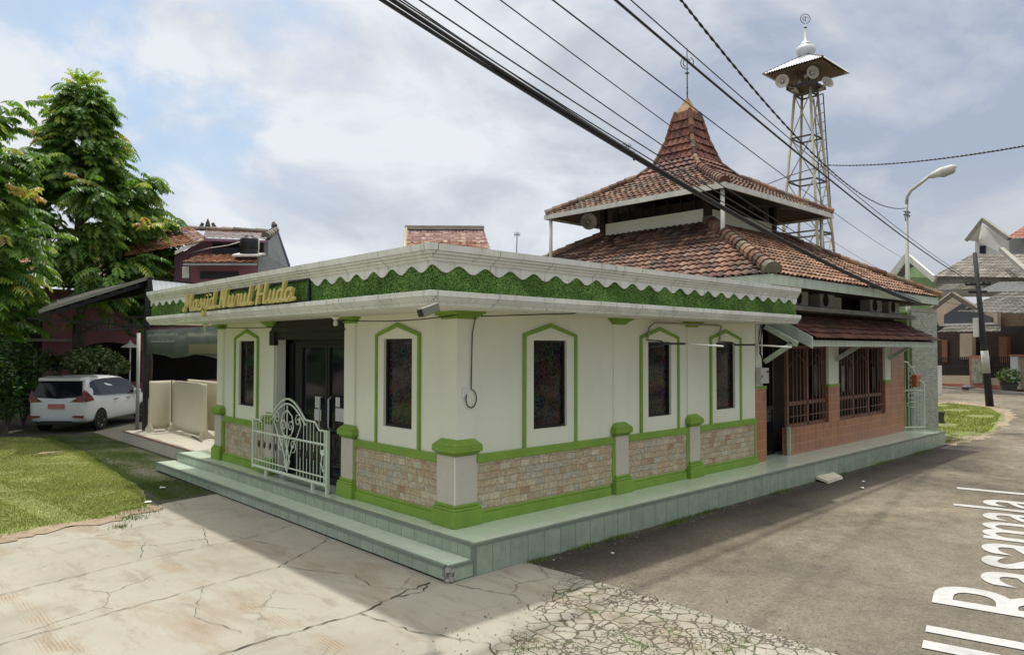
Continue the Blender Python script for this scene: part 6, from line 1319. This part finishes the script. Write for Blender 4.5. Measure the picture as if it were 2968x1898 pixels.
def broadtree(name, base, height, crown, nf, label, seed, fl=1.0, leafL=.26, trunk_r=.22, cat='tree', lo=.3):
    random.seed(seed); t_ = thing(name, label, cat, tuple(base)); base = Vector(base); tb_ = MB(); tips = []
    top = base+Vector((0, 0, height)); tb_.tube([base, base+Vector((.1, .1, height*.25)), base+Vector((-.1, .15, height*.55)), base+Vector((.05, 0, height*.95))], [trunk_r, trunk_r*.8, trunk_r*.5, .04], 9)
    for k in range(34):
        h = height*(lo+(.96-lo)*k/33); a = k*2.4+random.uniform(-.4, .4); r = crown(h/height)*random.uniform(.5, 1.12); e = base+Vector((math.cos(a)*r, math.sin(a)*r, h+r*.28)); s_ = base+Vector((0, 0, h-.25*r))
        mid = s_.lerp(e, .5)+Vector((0, 0, .15)); tb_.tube([s_, mid, e], [trunk_r*.32, trunk_r*.2, .025], 5); tips.append((s_, e, r))
    tb_.build('trunk', M['bark'], t_, smooth=True, fix=False)
    mb = MB()
    for i in range(nf):
        s_, e, r = tips[int(random.random()*len(tips))]; u_ = random.uniform(.35, 1.0)**.7; p = s_.lerp(e, u_)+Vector((random.gauss(0, .22), random.gauss(0, .22), random.gauss(0, .25)))
        ctr = base+Vector((0, 0, p.z-base.z)); out = (p-ctr); out.z = 0; out = out.normalized() if out.length > .05 else Vector((1, 0, 0)); ja = random.uniform(-1.1, 1.1)
        d = Vector((out.x*math.cos(ja)-out.y*math.sin(ja), out.x*math.sin(ja)+out.y*math.cos(ja), random.uniform(-.25, .75)))
        v_ = .15+.35*random.random()+.2*u_*((p.z-base.z)/height)
        if random.random() < .07: v_ = random.uniform(.82, .92)
        if random.random() < .25: v_ *= .5
        sz = random.uniform(.55, 1.2)*(1.12-.45*(p.z-base.z)/height); frond(mb, p, d, fl*sz, 9, v_, leafL*(.6+.4*sz))
    for k in range(16):     # leader tuft
        a = k*2.4; v_ = random.choice((.88, .95, .99, .9)) if k < 7 else .8; frond(mb, top+Vector((0, 0, -.1*(k % 5))), Vector((math.cos(a), math.sin(a), random.uniform(.5, 2.2))), fl*.75, 8, v_, leafL*.85)
    for k in range(7):
        a = random.uniform(0, 6.28); h = random.uniform(.5, .85)*height; r = crown(h/height); p = base+Vector((math.cos(a)*r, math.sin(a)*r, h+.3))
        for j in range(6): frond(mb, p, Vector((math.cos(a+j), math.sin(a+j), random.uniform(.1, 1.3))), fl*.5, 7, random.choice((.9, .97, 1)), leafL*.8)
    mb.build('crown', M['leafA'], t_, fix=False); return t_
tp1 = AT(140, 1150, 33.0); tp1.z = 0
pyr = lambda f: (3.3 if f < .48 else 3.3*(1-(f-.48)/.52)**1.05) + .08
broadtree('broadleaf_tree', (tp1.x+1.0, tp1.y, 0), 13.2, pyr, 2500, 'tall pinnate leaved tree with pointed crown behind the white car', 11, fl=1.15, leafL=.29)
tp2 = AT(15, 1150, 27.5)
broadtree('broadleaf_tree', (tp2.x-1.5, tp2.y, 0), 9.9, lambda f: 2.6*(1-abs(f-.55)*1.2)+.4, 950, 'leafy tree cut by the left edge of the view', 23, fl=1.05, leafL=.30, trunk_r=.16, lo=.34)
tp3 = AT(430, 1100, 35)
broadtree('broadleaf_tree', (tp3.x, tp3.y, 0), 8.3, lambda f: 1.25*(1-abs(f-.7)*1.1)+.2, 420, 'smaller yellow green tree between the tall tree and the violet house', 31, fl=.9, leafL=.32, trunk_r=.13, lo=.55)
for i, (x, y, h) in enumerate(((-9, 26, 7), (-13.5, 28, 8.5), (-18, 22, 7), (-21, 31, 9), (13, -13, 6.5), (21, -14.5, 7.5), (31, -16, 8.5))):
    broadtree('broadleaf_tree', (x, y, 0), h, lambda f: 2.8*(1-abs(f-.55)*.9)+.3, 260, ('round tree across the forecourt mirrored in the porch glass, %s' % ('nearest the parked car', 'second beyond the lawn', 'lowest one beside the lawn', 'tallest and farthest')[i]) if i < 4 else ('round tree across the road mirrored in the side windows, %s one' % ('nearest', 'middle', 'farthest')[i-4]), 50+i, fl=1.5, leafL=.55, trunk_r=.18, lo=.2)
def shrub(name, c, rad, n, s, mat, label, zs=.8, cat='shrub', stem=True):
    t_ = thing(name, label, cat, (c[0], c[1], 0)); mb = MB()
    for k in range(5):
        a = random.uniform(0, 6.28); leafcluster(mb, (c[0]+math.cos(a)*rad*.4, c[1]+math.sin(a)*rad*.4, c[2]+random.uniform(-.3, .3)*rad), rad*random.uniform(.5, .75), n//5, s, zs)
    mb.build('foliage', M[mat], t_, fix=False); mb = MB()
    for k in range(5): a = k*1.3; mb.tube([(c[0], c[1], 0), (c[0]+math.cos(a)*rad*.3, c[1]+math.sin(a)*rad*.3, c[2])], .025, 5)
    mb.build('stem', M['bark'], t_); return t_
for (px, py, t, rad, n, s, mat, lab) in ((20, 1130, 29, 1.3, 1500, .17, 'leafB', 'dark shrub at the left edge in front of the shaded yard'), (70, 1120, 30, 1.2, 1300, .16, 'leafB', 'dark shrub directly left of the car'), (-20, 1060, 31, 1.8, 1500, .2, 'leafB', 'taller dark shrub at the extreme left edge'),
        (255, 1035, 32, .85, 800, .17, 'leafC', 'pale leaved shrub above the car roof, left one'), (325, 1045, 32.5, .75, 700, .16, 'leafC', 'pale leaved shrub above the car roof, right one'), (165, 1050, 34, .6, 420, .15, 'leafB', 'small dark shrub between the tree trunk and carport post'), (20, 1185, 27.5, .5, 420, .12, 'leafB', 'low shrub in planter at the left edge of the lawn')):
    c = AT(px, py, t); shrub('shrub', (c.x, c.y, max(.4, c.z)), rad, n, s, mat, lab)
# shaded yard wall at the far left, low kerb and planter
yw = thing('garden_wall', 'dark garden wall with a lean-to roof behind the left shrubs', 'wall', tuple(AT(60, 1190, 36)))
a_, b2 = AT(-120, 1190, 35), AT(212, 1180, 37.5)
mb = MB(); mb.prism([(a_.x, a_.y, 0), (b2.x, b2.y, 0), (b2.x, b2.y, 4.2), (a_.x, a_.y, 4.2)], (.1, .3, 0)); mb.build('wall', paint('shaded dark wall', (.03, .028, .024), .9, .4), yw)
mb = MB(); mb.bar((a_.x-.2, a_.y-.5, 3.0), (b2.x-.2, b2.y-.5, 3.0), .5, .12); mb.build('ledge', M['concrete_grey'], yw)
mb = MB()
for px in (98, 103): p = AT(px, 1100, 33.5); mb.tube([(p.x, p.y, 0), (p.x, p.y, 2.6)], .035, 6)
tag(mb.build('rusty_pipe', M['rust']), 'pair of thin rusty posts left of the tree trunk', 'posts')
pl = thing('planter', 'grey stone kerb planter along the far edge of the lawn', 'planter', tuple(ZP(30, 1210)))
a_, b2 = ZP(-40, 1213), ZP(80, 1212); mb = MB(); mb.bar((a_.x, a_.y, .2), (b2.x, b2.y, .2), .25, .42); mb.build('kerb_wall', M['concrete_grey'], pl); mb = MB(); q_ = ZP(5, 1212); mb.bar((q_.x-.4, q_.y-.2, .3), (q_.x+.1, q_.y-.22, .3), .2, .5); mb.build('white_block', M['whitewall'], pl)

# ------------------------------------------------------------------ light, sky, camera
sd_ = Vector((.65, .95, 3.9)).normalized(); elev = math.asin(sd_.z); rot = math.atan2(sd_.x, sd_.y)
sl = bpy.data.lights.new('sun', 'SUN'); sl.energy = 2.0; sl.angle = R(1.6); sl.color = (1, .965, .90)
so = bpy.data.objects.new('sun', sl); COL.objects.link(so); so.rotation_euler = sd_.to_track_quat('Z', 'Y').to_euler(); so.location = (0, 0, 30)
W_ = bpy.data.worlds.new('World'); SC.world = W_; W_.use_nodes = True; nt = W_.node_tree; bg = nt.nodes['Background']; bg.inputs['Strength'].default_value = .1
sky = nt.nodes.new('ShaderNodeTexSky'); sky.sky_type = 'NISHITA'; sky.sun_disc = False; sky.sun_elevation = elev; sky.sun_rotation = rot; sky.air_density = 1.2; sky.dust_density = 2.5
tc = nt.nodes.new('ShaderNodeTexCoord'); mp = nt.nodes.new('ShaderNodeMapping'); mp.inputs['Scale'].default_value = (1, 1, 1.9); nt.links.new(tc.outputs['Generated'], mp.inputs['Vector']); v = mp.outputs['Vector']
sep = nt.nodes.new('ShaderNodeSeparateXYZ'); nt.links.new(tc.outputs['Generated'], sep.inputs[0])
def dirdot(px, py, lo, hi):
    d = ray(px, py).normalized(); n = N(nt, 'ShaderNodeVectorMath', operation='DOT_PRODUCT'); nt.links.new(tc.outputs['Generated'], n.inputs[0]); n.inputs[1].default_value = d
    return ramp(nt, n.outputs['Value'], [(math.cos(R(lo)), (0,)*3), (math.cos(R(hi)), (1,)*3)])
n1 = noise(nt, v, 3.2, 9, .56, .5); n2 = noise(nt, v, 5.5, 8, .55, .3); n3 = noise(nt, v, 1.6, 4, .5)
left = dirdot(500, 100, 52, 6)      # brighter cumulus to the upper left of the bearing
K = 6.9
c_dark = tuple(K*x for x in (.345, .405, .51)); c_mid = tuple(K*x for x in (.50, .535, .60)); c_lite = tuple(K*x for x in (.70, .73, .77))
br_ = mth(nt, 'ADD', mth(nt, 'MULTIPLY', left, .36), mth(nt, 'MULTIPLY_ADD', n1, 1.3, mth(nt, 'MULTIPLY_ADD', n2, .8, -.70)))
cloud = ramp(nt, br_, [(.28, c_dark), (.52, c_mid), (.8, c_lite)])
blue = tuple(K*x for x in (.42, .565, .76)); hole = mth(nt, 'MULTIPLY', mth(nt, 'MAXIMUM', dirdot(520, 80, 17, 3), mth(nt, 'MULTIPLY', dirdot(1060, 290, 4.5, 1), .7)), ramp(nt, n1, [(.42, (1,)*3), (.56, (0,)*3)]))
skyc = mixc(nt, .25, blue, sky.outputs['Color']); col = mixc(nt, hole, cloud, skyc)
hz_ = ramp(nt, sep.outputs[2], [(.0, (1,)*3), (.22, (0,)*3)]); warm = mth(nt, 'MULTIPLY', hz_, dirdot(2700, 850, 26, 6)); col = mixc(nt, mth(nt, 'MULTIPLY', warm, .65), col, tuple(K*x for x in (.62, .61, .58)))
zen = ramp(nt, sep.outputs[2], [(.55, (0,)*3), (.8, (1,)*3)]); col = mixc(nt, zen, col, tuple(K*x for x in (1.65, 1.60, 1.47)))   # unseen overhead glow added to raise and warm the fill
nt.links.new(col, bg.inputs['Color'])
cd = bpy.data.cameras.new('camera'); cam = bpy.data.objects.new('camera', cd); COL.objects.link(cam); cd.sensor_width = 36; cd.lens = 36*FPX/2968; cd.clip_end = 3000
Mx = Matrix(((rt2.x, up2.x, -fw.x, CAM.x), (rt2.y, up2.y, -fw.y, CAM.y), (rt2.z, up2.z, -fw.z, CAM.z), (0, 0, 0, 1))); cam.matrix_world = Mx; SC.camera = cam
SC.view_settings.view_transform = 'Standard'; SC.view_settings.look = 'None'; SC.view_settings.exposure = .77; SC.view_settings.gamma = 1
SC.cycles.max_bounces = 6; SC.cycles.use_denoising = True
for o in list(bpy.data.objects):
    if o.type in ('FONT',): bpy.data.objects.remove(o)
